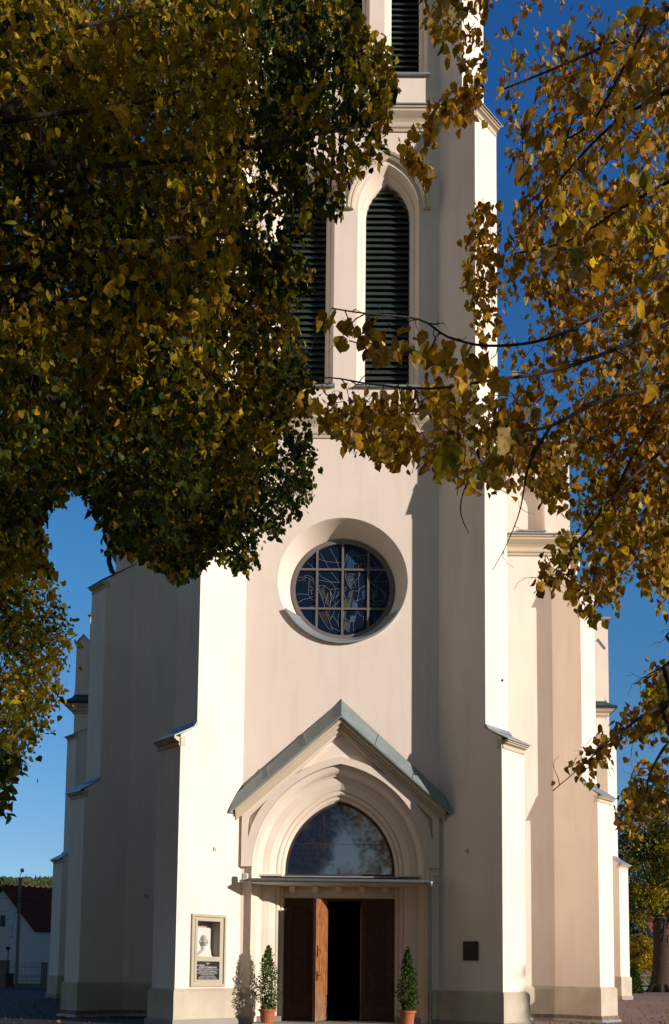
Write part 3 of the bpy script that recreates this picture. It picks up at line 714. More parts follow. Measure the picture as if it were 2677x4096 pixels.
# ---- transept
TW, TY = 14.45, 27.0; TC = TW + SS
tr = MB(); tr.box(-TC, TC, TY + .02, 38, -.4, 16.4)
for s in (-1, 1):
    x0, x1 = sorted((s * 13.2, s * (16.15 if s > 0 else 15.4)))
    tr.box(x0, x1, TY + 1.4, TY + 4.5, 12.0, 23.0)
tr.build('transept_wall', plaster, church)
for s in (-1, 1):
    x0, x1 = sorted((s * 13.1, s * (16.3 if s > 0 else 15.55)))
    k = MB(); k.box(x0, x1, TY + 1.25, TY + 4.65, 23.0, 23.12)
    k.hexa([(x0, TY + 1.25, 23.12), (x1, TY + 1.25, 23.12), (x1, TY + 4.6, 23.12), (x0, TY + 4.6, 23.12)] + [(x0 if s < 0 and 0 else x0 + (.1 if s < 0 else 0), TY + 1.4, 23.2), (x1 - (.1 if s > 0 else 0), TY + 1.4, 23.2), ((x0 + x1) / 2, TY + 4.5, 24.6), ((x0 + x1) / 2, TY + 4.5, 24.6)])
    k.build('transept_coping', zinc, church)
    secs = [(-.3, 7.55, 1.304), (8.15, 14.85, .875)]
    ob = buttress(TW, TY, s, secs, SS, plinth=(-.0 if s > 0 else -.15, .1 if s < 0 else .30, 1.12 if s < 0 else 1.38, False), top=(.1, 15.7))
    cx = s * (14.98 if s > 0 else 15.2); w = .36 if s > 0 else .42
    k = MB(); k.box(cx - w, cx + w, TY - .45, TY + .45, 15, 20.6, 0)
    k.hexa([(cx - w, TY - .45, 20.6), (cx + w, TY - .45, 20.6), (cx + w, TY + .45, 20.6), (cx - w, TY + .45, 20.6), (cx - .01, TY - .45, 21.06), (cx + .01, TY - .45, 21.06), (cx + .01, TY + .45, 21.06), (cx - .01, TY + .45, 21.06)], 0)
    for q in (-1, 1):
        k.hexa([(cx + q * (w + .08), TY - .52, 20.5), (cx, TY - .52, 21.07), (cx, TY + .5, 21.07), (cx + q * (w + .08), TY + .5, 20.5),
                (cx + q * (w + .08), TY - .52, 20.56), (cx, TY - .52, 21.14), (cx, TY + .5, 21.14), (cx + q * (w + .08), TY + .5, 20.56)], 1)
    pts = [(w + .02, 17.75), (w + .03, 17.5), (w + .12, 17.3), (w + .35, 17.1), (w + .58, 16.98), (w + .6, 16.85), (w + .5, 16.84), (w + .38, 16.7), (w + .2, 16.62), (w + .22, 16.5), (w + .12, 16.44), (w + .1, 16.36), (w, 16.3)]
    for (r1, z1), (r2, z2) in zip(pts, pts[1:]):
        mi = 2 if z2 > 16.9 else (3 if z2 > 16.8 else 4)
        A_ = [(cx - r1, TY - r1, z1), (cx + r1, TY - r1, z1), (cx + r1, TY + r1, z1), (cx - r1, TY + r1, z1)]
        B_ = [(cx - r2, TY - r2, z2), (cx + r2, TY - r2, z2), (cx + r2, TY + r2, z2), (cx - r2, TY + r2, z2)]
        k.strip(A_, B_, mi, close=True)
    k.build('pinnacle', [plaster, zinc, greencu, darkmetal, trim_olive], church)
rf = MB(); rf.face([(-15.3, TY + 1, 16.4), (15.3, TY + 1, 16.4), (15.3, 32.5, 25), (-15.3, 32.5, 25)]); rf.face([(-15.3, 39, 16.4), (15.3, 39, 16.4), (15.3, 32.5, 25), (-15.3, 32.5, 25)])
rf.build('transept_roof', roof_slate, church)

# ------------------------------------------------------------------ memorial on the left buttress
def LF(u, n, z):     # u along the face from the crease outwards, n proud of the face
    return Vector((-HW - u * Q + n * Q, -u * Q - n * Q, z))
memo = empty('memorial', LF(1.08, 0, 1.11)); tag(memo, 'beige framed wall memorial with white portrait relief above a black inscription plate', 'memorial')
def fbox(mbx, u0, u1, n0, n1, z0, z1, mi=None):
    mbx.hexa([LF(u0, n0, z0), LF(u1, n0, z0), LF(u1, n1, z0), LF(u0, n1, z0), LF(u0, n0, z1), LF(u1, n0, z1), LF(u1, n1, z1), LF(u0, n1, z1)], mi)
k = MB(); a0, a1, b0, b1 = .513, 1.645, 1.11, 3.04
for (u0, u1, z0, z1, n1) in ((a0, a1, b0, b0 + .07, .06), (a0, a1, b1 - .07, b1, .06), (a0, a0 + .06, b0 + .07, b1 - .07, .06), (a1 - .06, a1, b0 + .07, b1 - .07, .06),
                             (a0 + .06, nich[0], b0 + .07, b1 - .07, .018), (nich[1], a1 - .06, b0 + .07, b1 - .07, .018), (nich[0], nich[1], nich[3], b1 - .07, .018), (nich[0], nich[1], 1.785, nich[2], .018), (nich[0], nich[1], b0 + .07, 1.30, .018),
                             (a0 + .12, nich[0], b0 + .13, b1 - .13, .034), (nich[1], a1 - .12, b0 + .13, b1 - .13, .034), (nich[0], nich[1], nich[3], b1 - .13, .034), (nich[0], nich[1], 1.785, nich[2], .034), (nich[0], nich[1], b0 + .13, 1.30, .034)):
    fbox(k, u0, u1, .0005, n1, z0, z1)
fr_ = k.build('frame', mat('memorial_frame', (.47, .435, .335), .9, var=(.43, .395, .30), scale=3), memo)
k = MB(); D_ = -.42
u0, u1, z0, z1 = nich[0], nich[1], nich[2], nich[3]
k.face([LF(u0, 0, z0), LF(u1, 0, z0), LF(u1, D_, z0), LF(u0, D_, z0)]); k.face([LF(u0, 0, z1), LF(u1, 0, z1), LF(u1, D_, z1), LF(u0, D_, z1)])
k.face([LF(u0, 0, z0), LF(u0, 0, z1), LF(u0, D_, z1), LF(u0, D_, z0)]); k.face([LF(u1, 0, z0), LF(u1, 0, z1), LF(u1, D_, z1), LF(u1, D_, z0)])
k.face([LF(u0, D_, z0), LF(u1, D_, z0), LF(u1, D_, z1), LF(u0, D_, z1)])
k.build('recess', mat('recess_plaster', (.36, .32, .24), .9), memo)
# portrait relief: one continuous height field
k = MB(); nu, nz_ = 56, 84; rw, rh = .50, .78; uc = 1.06
def relief(a, b):      # a: -1..1 across, b: 0..1 up
    x = a * rw / 2; z = b * rh
    d = .05 + .012 * noise.noise(Vector((x * 45, z * 45, 0))) * (1 if z > .34 else .3)
    # shoulders
    sh = .22 - max(0, abs(x) - .02) * .9
    if z < sh + .03: d = max(d, .05 + .11 * max(0, min(1, (sh + .03 - z) / .07)) * (1 - .25 * (abs(x) / .25) ** 2))
    if z < .26 and abs(x) < .006: d -= .006
    # neck
    if abs(x) < .075 and z < .34: d = max(d, .05 + .10 * math.sqrt(max(0, 1 - (x / .078) ** 2)) * (1 if z > .12 else .6))
    # head
    q = (x / .118) ** 2 + ((z - .42) / .165) ** 2
    if q < 1:
        hh = .05 + .20 * math.sqrt(1 - q)
        for ex in (-.045, .045): hh -= .030 * math.exp(-((x - ex) / .026) ** 2 - ((z - .425) / .018) ** 2) - .010 * math.exp(-((x - ex) / .014) ** 2 - ((z - .422) / .009) ** 2)
        if .34 < z < .45: hh += .040 * math.exp(-(x / .018) ** 2) * min(1, (.45 - z) / .07) * min(1, (z - .355) / .02 if z > .355 else 0)
        hh -= .012 * math.exp(-((z - .325) / .006) ** 2) * (abs(x) < .042)
        hh += .012 * math.exp(-((z - .455) / .012) ** 2) * (abs(x) < .08)
        d = max(d, hh)
    for ex in (-.122, .122): d = max(d, .05 + .07 * math.exp(-((x - ex) / .018) ** 2 - ((z - .40) / .035) ** 2))
    return d
gi = []
for i in range(nu + 1):
    a = -1 + 2 * i / nu
    for j in range(nz_ + 1):
        b_ = j / nz_; wd = 1.0 + (.22 * max(0, (.3 - b_) / .3) ** .7); edge = .97 - .03 * noise.noise(Vector((b_ * 9, a, 3)))
        if b_ > .93: wd *= 1 - .12 * ((b_ - .93) / .07) ** 2
        gi.append(k.V(LF(uc - a * rw / 2 * wd * edge, D_ + .12 + relief(a, b_), u1 * 0 + z0 + .004 + b_ * rh)))
for i in range(nu):
    for j in range(nz_): k.idx([gi[i * (nz_ + 1) + j], gi[(i + 1) * (nz_ + 1) + j], gi[(i + 1) * (nz_ + 1) + j + 1], gi[i * (nz_ + 1) + j + 1]])
# edges back to the slab
for i0, rng_ in ((0, range(nz_)), (nu, range(nz_))):
    for j in rng_:
        p, q2 = k.v[gi[i0 * (nz_ + 1) + j]], k.v[gi[i0 * (nz_ + 1) + j + 1]]
        bk_ = Vector((-Q * .16, Q * .16, 0)); k.face([p, q2, Vector(q2) + bk_, Vector(p) + bk_])
for i in range(nu):
    p, q2 = k.v[gi[i * (nz_ + 1) + nz_]], k.v[gi[(i + 1) * (nz_ + 1) + nz_]]
    bk_ = Vector((-Q * .16, Q * .16, 0)); k.face([p, q2, Vector(q2) + bk_, Vector(p) + bk_])
k.build('portrait_relief', whitestone, memo, smooth=True)
k = MB(); fbox(k, nich[0] + .002, nich[1] - .002, .001, .012, 1.302, 1.783); pl = k.build('inscription_plate', black_gran, memo)
def text(s_, u, z, h, parent, frame=LF, n=.0145, align='CENTER', xw=.9, m_=letter, xd=Vector((Q, Q, 0)), width=None, name='inscription'):
    c = bpy.data.curves.new('inscription', 'FONT'); c.body = s_; c.size = h * 1.38; c.align_x = align; c.extrude = .0012; c.offset = h * .018; c.resolution_u = 3
    t = bpy.data.objects.new('tmp', c); COL.objects.link(t)
    bpy.context.view_layer.update()
    me = bpy.data.meshes.new_from_object(t.evaluated_get(bpy.context.evaluated_depsgraph_get()))
    wid = max((v.co.x for v in me.vertices), default=1) - min((v.co.x for v in me.vertices), default=0)
    bpy.data.objects.remove(t)
    sx = xw if width is None else width / wid
    y_ = Vector((0, 0, 1)); z_ = xd.cross(y_); p = frame(u, n, z)
    for v in me.vertices: v.co = p + xd * v.co.x * sx + y_ * v.co.y + z_ * v.co.z
    me.materials.clear(); me.materials.append(m_)
    o = bpy.data.objects.new(name, me); COL.objects.link(o); o.parent = parent; o.matrix_parent_inverse = parent.matrix_world.inverted() if parent.type == 'EMPTY' else Matrix.Identity(4)
    return o
bpy.context.view_layer.update()
uc = (nich[0] + nich[1]) / 2
tx = MB(); fbox(tx, uc - .006, uc + .006, .0122, .0150, 1.675, 1.765); fbox(tx, uc - .07, uc + .07, .0122, .0150, 1.725, 1.735)
parts = [('KS DZIEKAN', uc + .225, 1.665, .036, .25), ('JÓZEF STABRAWA', uc, 1.595, .056, .60), ('PROBOSZCZ w MSZANIE DOLNEJ od 1917 do 1942', uc, 1.548, .030, .70), ('DZIAŁACZ SPOŁECZNY i BUDOWNICZY', uc, 1.505, .028, .60),
         ('WIĘZIEŃ OBOZÓW KONCENTRACYJNYCH', uc, 1.460, .030, .68), ('W OŚWIĘCIMIU i DACHAU', uc, 1.415, .028, .45), ('URODZONY W KRÓLÓWCE 8.I.1889r', uc, 1.373, .022, .52), ('UMĘCZONY w DACHAU 17.VIII.1942r.', uc, 1.328, .030, .60)]
crs = tx.build('cross', letter, pl)
for s_, u, z, h_, w_ in parts: text(s_, u, z, h_, pl, width=w_)

# bronze plaque on the right buttress
def RF(u, n, z): return Vector((HW + u * Q - n * Q, -u * Q - n * Q, z))
pq = empty('bronze_plaque', RF(1.1, 0, 1.88)); tag(pq, 'small dark bronze plaque on the shaded right buttress', 'plaque')
k = MB()
def rbox(mbx, u0, u1, n0, n1, z0, z1, mi=None):
    mbx.hexa([RF(u0, n0, z0), RF(u1, n0, z0), RF(u1, n1, z0), RF(u0, n1, z0), RF(u0, n0, z1), RF(u1, n0, z1), RF(u1, n1, z1), RF(u0, n1, z1)], mi)
rbox(k, .853, 1.343, .012, .035, 1.88, 2.39); k.build('plate', bronze, pq, bevel=.004)
k = MB()
for u in (.90, 1.295):
    for z in (1.925, 2.345): k = MB(); k.tube([RF(u, .0, z), RF(u, .048, z)], .018, 10); k.build('bolt', bronze, pq)
k = MB(); 
for r_ in range(7):
    k = MB(); z = 2.28 - r_ * .05; w_ = (.05, .13, .15, .15, .12, .15, .10)[r_]; u = 1.098 - w_
    while u < 1.098 + w_:
        d = random.uniform(.015, .05); rbox(k, u, u + d, .035, .039, z - .012, z + .012); u += d + .012
    k.build('raised_lettering', bronze, pq)

# wall sensors and loudspeakers
def boxthing(name, c, ax, nrm, w, h_, d, m_, label, cat, group=None):
    c = Vector(c); ax = Vector(ax).normalized(); nr = Vector(nrm).normalized()
    e_ = empty(name, c); tag(e_, label, cat, group)
    k = MB(); k.obox(c + nr * d / 2, ax * w / 2, nr * d / 2, Vector((0, 0, h_ / 2))); k.build('housing', m_, e_, bevel=min(w, h_) * .12)
    return e_
sens_m = mat('sensor_plastic', (.58, .52, .45), .6)
for s, nm in ((-1, 'small square wall box on the sunlit left buttress above the memorial'), (1, 'small square wall box on the shaded right buttress above the plaque')):
    u = .93 if s < 0 else .965; Fm = LF if s < 0 else RF
    z = 4.83
    e_ = boxthing('wall_box', Fm(u, 0, z), (Q, s * -Q, 0), (-s * Q, -Q, 0), .09, .10, .05, plaster_trim, nm, 'wall box', 'wall boxes on the buttresses')
    k = MB(); k.obox(Fm(u, .055, z), Vector((Q, -s * Q, 0)) * .025, Vector((-s * Q, -Q, 0)) * .006, (0, 0, .03)); k.build('cover', white_plastic, e_)
for s in (-1, 1):
    x = s * 2.60; e_ = empty('loudspeaker', (x, -.2, 4.08)); tag(e_, ('white outdoor loudspeaker at the left end of the canopy, in sun' if s < 0 else 'white outdoor loudspeaker at the right end of the canopy, in shade'), 'loudspeaker', 'loudspeakers beside the canopy')
    k = MB(); prf = [(-.07, -.08), (-.085, 0.0), (-.07, .10), (.07, .10), (.085, 0.0), (.07, -.08)]
    k.prism([(x + a_ * 1.1, -.34 + b_) for a_, b_ in prf], 3.97, 4.21); k.build('housing', white_plastic, e_, bevel=.02)
    k = MB(); k.box(x - .055, x + .055, -.428, -.421, 4.0, 4.18); k.build('grille', mat('speaker_grille', (.42, .41, .39), .8), e_)
    k = MB(); k.tube([(x, -.15, 4.09), (x - s * .10, -.12, 4.09), (x - s * .16, -.2, 4.05)], .014, 6); k.tube([(x, -.15, 4.09), (x + s * .02, -.02, 4.09)], .014, 6); k.build('bracket', darkmetal, e_)
k = MB(); c = Vector((4.42, -.59, 9.6)); k.tube([c + Vector((-.01, .01, 0)), c + Vector((.02, -.02, 0)) * 1], .035, 12)
o = k.build('vent_cap', darkmetal); tag(o, 'small dark round vent on the bright face of the right buttress', 'vent')
k = MB(); c = at(911 / 1.555, 2700 + 1377 / 1.555, NY - .02)
for q in range(20):
    a = 2 * math.pi * q / 20; b_ = 2 * math.pi * (q + 1) / 20
    k.tube([c + Vector((math.cos(a) * .065, 0, math.sin(a) * .065)), c + Vector((math.cos(b_) * .065, 0, math.sin(b_) * .065))], .008, 5)
o = k.build('wall_ring', darkmetal); tag(o, 'thin round ring on the dark nave wall left of the tower', 'wall ring')

#@@TREES
# ------------------------------------------------------------------ foliage helpers
TPL = np.array([(0, 0), (.20, -.10), (.42, .04), (.50, .28), (.40, .58), (.17, .86), (0, 1.08), (-.17, .86), (-.40, .58), (-.50, .28), (-.42, .04), (-.20, -.10)], float)
YEL = [(.58, .40, .022), (.50, .35, .018), (.46, .35, .022), (.28, .27, .02), (.44, .27, .018), (.66, .50, .035)]
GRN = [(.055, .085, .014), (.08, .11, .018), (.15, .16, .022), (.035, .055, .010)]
OCH = [(.64, .36, .022), (.54, .29, .018), (.46, .24, .016), (.58, .35, .02), (.28, .15, .013), (.64, .46, .15)]
def leaves(name, P, size, cols, parent, droop=.75, m_=None, fold=.22, simple=False, sv=.28, label=None):
    """one mesh of folded heart shaped leaves at the points P; cols (N,3)"""
    P = np.asarray(P, float); N = len(P)
    if N == 0: return None
    t = rng.normal(size=(N, 3)); t /= np.linalg.norm(t, axis=1)[:, None]
    t = t * (1 - droop) * 1.3 + np.array([0, 0, -1.]) * droop; t /= np.linalg.norm(t, axis=1)[:, None]
    a = rng.normal(size=(N, 3)); w = np.cross(t, a); w /= np.linalg.norm(w, axis=1)[:, None]; n_ = np.cross(w, t)
    s = (np.ones(N) * size) * np.exp(rng.normal(size=N) * sv); asp = rng.uniform(.68, 1.15, N)
    if simple: tp = np.array([(0, 0), (.45, .1), (.42, .6), (0, 1.), (-.42, .6), (-.45, .1)], float)
    else: tp = TPL
    K = len(tp)
    fz = rng.uniform(-.1, 1, N) * fold * 2; cv = rng.uniform(-.5, .5, N)
    X = tp[:, 0][None, :] * (s * asp)[:, None]; Y_ = tp[:, 1][None, :] * s[:, None]
    Z = np.abs(tp[:, 0])[None, :] * (s * fz)[:, None] - ((tp[:, 1] - .4) ** 2)[None, :] * (s * cv)[:, None]
    jx = rng.normal(size=(N, K)) * .045; jx[:, 0] = 0; X = X + jx * s[:, None]; Y_ = Y_ + rng.normal(size=(N, K)) * .04 * s[:, None]
    Z = Z + np.sin(Y_ / s[:, None] * 5 + rng.uniform(0, 6, N)[:, None]) * (s * rng.uniform(0, .12, N))[:, None]
    V = P[:, None, :] + X[..., None] * w[:, None, :] + Y_[..., None] * t[:, None, :] + Z[..., None] * n_[:, None, :]
    V = V.reshape(-1, 3)
    h_ = K // 2
    f1 = list(range(0, h_ + 1)); f2 = [0] + list(range(h_, K))
    base_ = np.arange(N) * K
    loops = np.concatenate([base_[:, None] + np.array(f1)[None, :], base_[:, None] + np.array(f2)[None, :]], axis=1).ravel()
    lt = np.tile(np.array([len(f1), len(f2)]), N)
    ls = np.concatenate([[0], np.cumsum(lt)[:-1]])
    me = bpy.data.meshes.new(name); me.vertices.add(len(V)); me.vertices.foreach_set('co', V.astype(np.float32).ravel())
    me.loops.add(len(loops)); me.loops.foreach_set('vertex_index', loops.astype(np.int32))
    me.polygons.add(2 * N); me.polygons.foreach_set('loop_start', ls.astype(np.int32)); me.polygons.foreach_set('loop_total', lt.astype(np.int32))
    me.update(); me.validate()
    ca = me.color_attributes.new('Col', 'FLOAT_COLOR', 'POINT')
    c = np.repeat(np.concatenate([np.asarray(cols), np.ones((N, 1))], axis=1), K, axis=0)
    ca.data.foreach_set('color', c.astype(np.float32).ravel())
    me.materials.append(m_ or leafm)
    o = bpy.data.objects.new(name, me); COL.objects.link(o)
    if parent: o.parent = parent; o.matrix_parent_inverse = Matrix.Translation(-Vector(parent.location))
    return o

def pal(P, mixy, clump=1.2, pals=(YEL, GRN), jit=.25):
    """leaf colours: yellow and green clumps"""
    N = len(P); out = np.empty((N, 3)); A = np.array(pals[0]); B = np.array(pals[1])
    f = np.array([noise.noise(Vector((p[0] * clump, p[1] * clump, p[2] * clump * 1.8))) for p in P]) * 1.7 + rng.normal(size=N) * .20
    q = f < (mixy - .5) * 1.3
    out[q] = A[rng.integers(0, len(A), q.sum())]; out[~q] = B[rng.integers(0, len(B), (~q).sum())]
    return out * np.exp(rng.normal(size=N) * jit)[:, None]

def in_poly(x, y, poly):
    ins = np.zeros(len(x), bool); n = len(poly); j = n - 1
    for i in range(n):
        xi, yi = poly[i]; xj, yj = poly[j]
        c = ((yi > y) != (yj > y)) & (x < (xj - xi) * (y - yi) / (yj - yi + 1e-9) + xi)
        ins ^= c; j = i
    return ins
KX = PW / 1555.0
def spray(poly, d0, d1, ntw, nl=7, tw=.32, twigs=None, gap=0., soft=10):
    """hanging twigs with leaves inside the crown volume between the distances d0 and d1"""
    poly = [(x * KX, y * KX) for x, y in poly]
    xs_ = [p[0] for p in poly]; ys_ = [p[1] for p in poly]; out = []
    tries = 0; got = 0
    while got < ntw and tries < ntw * 12:
        n = ntw
        x = rng.uniform(min(xs_), max(xs_), n); y = rng.uniform(min(ys_), max(ys_), n); tries += n
        k = in_poly(x, y, poly); x = x[k]; y = y[k]
        for a, b in zip(x, y):
            if got >= ntw: break
            d = math.exp(rng.uniform(math.log(d0), math.log(d1)))
            p = np.array(at(a, b, CAM.y + d))
            if gap and noise.noise(Vector((p[0] * 1.1, p[1] * 1.1, p[2] * 2.6))) < gap: got += .4; continue
            v = rng.normal(size=3); v[2] = -abs(v[2]) * .45 - .12; v /= np.linalg.norm(v)
            L_ = tw * rng.uniform(.5, 1.3) * (1 if d > 3 else .7)
            q = p[None, :] + v[None, :] * (np.linspace(0, 1, nl) * L_)[:, None]; q[:, 2] -= np.linspace(0, 1, nl) ** 2 * L_ * .45
            if twigs is not None and rng.random() < .5 and (lambda e: in_poly(e[0], e[1], poly)[0])(proj_np(q[-1:])): twigs.append((q[0], q[nl // 2], q[-1], .0022 * max(1, d / 6)))
            out.append(q + rng.normal(size=q.shape) * .045 * L_ / .3); got += 1
    if not out: return np.zeros((0, 3))
    Q_ = np.concatenate(out); a, b, z = proj_np(Q_)
    jx = rng.normal(size=len(a)) * soft
    return Q_[in_poly(a + jx, b + jx, poly)]
def twig_mesh(name, tws, parent):
    k = MB()
    for a, b, c, r in tws: k.tube([a, b, c], [r * 1.4, r, r * .6], 3, cap=False)
    return k.build(name, twig_m, parent, recalc=False)
def limb(pts, r0, r1, k, n=7, wob=.03, twn=0, tl=.6, tr=.006, pw=2.2):
    """pts world points; curved tapering limb with side twigs"""
    P = [Vector(p) for p in pts]; out = []
    for i in range(len(P) - 1):
        for j in range(4):
            t = j / 4; p0 = P[max(i - 1, 0)]; p1 = P[i]; p2 = P[i + 1]; p3 = P[min(i + 2, len(P) - 1)]
            q = .5 * ((2 * p1) + (p2 - p0) * t + (2 * p0 - 5 * p1 + 4 * p2 - p3) * t * t + (3 * p1 - p0 - 3 * p2 + p3) * t ** 3)
            out.append(q + Vector(rng.normal(size=3)) * wob * r0)
    out.append(P[-1]); m_ = len(out)
    k.tube(out, [r1 + (r0 - r1) * (1 - i / (m_ - 1)) ** pw for i in range(m_)], n)
    for _ in range(twn):
        i = rng.integers(1, m_ - 1); q = out[i]; v = Vector(rng.normal(size=3)); v.z = v.z * .6 - .45; v.normalize(); l = tl * rng.uniform(.2, .9)
        pts2 = [q]; dirv = v.copy()
        for s_ in range(5):
            dirv = (dirv + Vector(rng.normal(size=3)) * .45 + Vector((0, 0, -.12))).normalized(); pts2.append(pts2[-1] + dirv * l / 5)
        k.tube(pts2, [tr * (1 - .75 * a / 5) for a in range(6)], 4)
        for s_ in (2, 3, 4):
            if rng.random() < .7:
                w_ = (dirv + Vector(rng.normal(size=3)) * .8).normalized()
                k.tube([pts2[s_], pts2[s_] + w_ * l * .12, pts2[s_] + w_ * l * .2 + Vector((0, 0, -.05 * l))], [tr * .4, tr * .3, tr * .2], 3)
    return out
def atd(x, y, d): return at(x * KX, y * KX, CAM.y + d)
def outside(P, marg=60):
    a, b, z = proj_np(P)
    return (z < .3) | (a < -marg) | (a > PW + marg) | (b < -marg) | (b > PH + marg)
def ell(c, r, n, shell=.45):
    u = rng.normal(size=(n, 3)); u /= np.linalg.norm(u, axis=1)[:, None]
    return np.array(c) + u * (rng.uniform(shell, 1, n) ** (1 / 1.5))[:, None] * np.array(r)
def trunk_mesh(k, base_, h_, r, lean=(0, 0)):
    b = Vector(base_)
    pts = [b + Vector((lean[0] * t, lean[1] * t, h_ * t)) + Vector((math.sin(t * 7) * r * .35, math.cos(t * 5) * r * .35, 0)) for t in (0, .04, .12, .25, .4, .6, .8, 1)]
    k.tube(pts, [r * 1.5, r * 1.2, r * 1.03, r * .97, r * .88, r * .66, r * .42, r * .15], 16)
    for q in range(7):
        a = q * 0.9; k.tube([b + Vector((math.cos(a) * r * .8, math.sin(a) * r * .8, .55)), b + Vector((math.cos(a) * r * 1.5, math.sin(a) * r * 1.5, .05)), b + Vector((math.cos(a) * r * 2.0, math.sin(a) * r * 2.0, -.1))], [r * .3, r * .25, r * .08], 8)
    return pts

# ------------------------------------------------------------------ left lime tree, over the camera
TL = Vector((-6.6, -18.2, .1))
tl = empty('lime_tree', TL); tag(tl, 'large lime tree with dense yellow green leaves hanging across the upper left of the tower', 'tree')
tw1 = []
ML = [(-40, -40), (810, -40), (850, 60), (895, 70), (905, 130), (925, 200), (905, 290), (890, 360), (800, 440), (795, 500), (740, 520), (700, 560), (730, 630), (690, 740), (712, 820), (735, 900), (720, 1000), (735, 1070), (728, 1150), (690, 1200), (640, 1250), (600, 1230), (603, 1310), (550, 1335), (480, 1290), (470, 1330), (400, 1352), (330, 1290), (250, 1300), (228, 1225), (212, 1325), (182, 1300), (200, 1200), (188, 1110), (110, 1150), (100, 1240), (-40, 1230)]
groups = []
# near yellow sprays
near = [(-40, -40), (590, -40), (600, 200), (560, 500), (520, 800), (560, 1000), (470, 1120), (420, 1270), (330, 1280), (240, 1290), (225, 1215), (195, 1170), (180, 1120), (110, 1190), (95, 1260), (-40, 1270)]
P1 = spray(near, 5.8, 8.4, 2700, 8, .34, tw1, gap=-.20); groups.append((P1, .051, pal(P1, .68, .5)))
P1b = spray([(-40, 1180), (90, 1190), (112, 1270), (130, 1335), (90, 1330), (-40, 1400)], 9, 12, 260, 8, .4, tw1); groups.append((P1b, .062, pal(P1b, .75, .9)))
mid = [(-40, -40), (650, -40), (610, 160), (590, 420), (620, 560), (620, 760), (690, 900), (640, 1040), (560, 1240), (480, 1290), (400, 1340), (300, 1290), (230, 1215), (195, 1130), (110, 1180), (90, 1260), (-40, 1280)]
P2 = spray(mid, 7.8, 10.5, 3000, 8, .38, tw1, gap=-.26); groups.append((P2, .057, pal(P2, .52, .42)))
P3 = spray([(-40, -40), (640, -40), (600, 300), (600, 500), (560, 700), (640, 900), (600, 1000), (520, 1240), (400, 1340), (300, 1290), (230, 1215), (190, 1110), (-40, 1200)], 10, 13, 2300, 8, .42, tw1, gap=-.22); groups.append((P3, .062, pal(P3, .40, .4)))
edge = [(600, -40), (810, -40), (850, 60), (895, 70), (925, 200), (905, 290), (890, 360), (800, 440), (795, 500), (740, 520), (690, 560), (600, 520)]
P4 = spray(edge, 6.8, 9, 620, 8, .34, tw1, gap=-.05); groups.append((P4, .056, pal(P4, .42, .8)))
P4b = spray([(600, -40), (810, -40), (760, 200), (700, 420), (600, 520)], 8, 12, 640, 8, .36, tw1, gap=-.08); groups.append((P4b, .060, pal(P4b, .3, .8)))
P4c = spray([(560, 520), (700, 560), (730, 630), (690, 740), (712, 820), (735, 900), (720, 960), (540, 980)], 7.5, 11, 640, 8, .34, tw1, gap=-.12); groups.append((P4c, .054, pal(P4c, .45, .8)))
# finer dark green end of the crown, farther off
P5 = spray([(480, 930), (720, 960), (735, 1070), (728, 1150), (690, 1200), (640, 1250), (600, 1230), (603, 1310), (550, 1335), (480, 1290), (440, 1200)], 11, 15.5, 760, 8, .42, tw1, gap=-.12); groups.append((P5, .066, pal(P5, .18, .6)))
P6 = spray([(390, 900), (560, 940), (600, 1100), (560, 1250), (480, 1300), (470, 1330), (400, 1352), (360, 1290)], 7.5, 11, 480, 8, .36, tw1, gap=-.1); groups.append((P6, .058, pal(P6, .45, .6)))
# outer crown, out of the frame
P7 = ell((-7.2, -18.5, 8.5), (5.6, 6.0, 5.2), 4500); P7 = P7[outside(P7)]; groups.append((P7, .17, pal(P7, .6, .5)))
P8 = ell((-2.5, -21.5, 10.8), (4.5, 4.5, 2.2), 900); P8 = P8[outside(P8)]; groups.append((P8, .16, pal(P8, .6, .5)))
PP = np.concatenate([g_[0] for g_ in groups]); SZ = np.concatenate([np.full(len(g_[0]), g_[1]) for g_ in groups]); CC = np.concatenate([g_[2] for g_ in groups])
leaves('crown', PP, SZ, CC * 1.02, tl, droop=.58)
k = MB(); tp_ = trunk_mesh(k, TL, 13, .42, (.3, .2))
limb([tp_[3], atd(-120, 640, 6.6), atd(0, 628, 6.2), atd(140, 600, 6.0), atd(350, 560, 6.2), atd(560, 540, 6.6)], .06, .012, k, twn=14)
limb([tp_[3], atd(-140, 420, 7), atd(60, 394, 6.0), atd(200, 388, 6.0), atd(420, 370, 6.2), atd(640, 330, 6.6), atd(860, 290, 7.2)], .07, .010, k, twn=16)
limb([tp_[4], atd(-60, 110, 6.5), atd(90, 90, 6.3), atd(190, 60, 6.3), atd(330, 30, 6.6)], .05, .012, k, twn=8)
limb([tp_[4], atd(-60, 300, 6.0), atd(10, 280, 5.8), atd(150, 262, 5.9), atd(300, 245, 6.3), atd(450, 200, 7)], .045, .010, k, twn=10)
limb([tp_[2], atd(-80, 860, 6.5), atd(60, 900, 6.2), atd(180, 960, 6.6), atd(330, 1060, 7.5), atd(480, 1190, 9.5)], .08, .012, k, twn=14)
limb([tp_[3], atd(60, 670, 6.6), atd(120, 620, 6.6), atd(160, 560, 6.8)], .05, .012, k, twn=5)
limb([tp_[4], atd(200, 150, 8), atd(500, 180, 9), atd(700, 130, 9.5), atd(840, 160, 10)], .08, .01, k, twn=14)
limb([tp_[3], atd(200, 700, 9), atd(450, 830, 11), atd(600, 1000, 12.5), atd(690, 1150, 13.5)], .09, .01, k, twn=20, tl=.9)
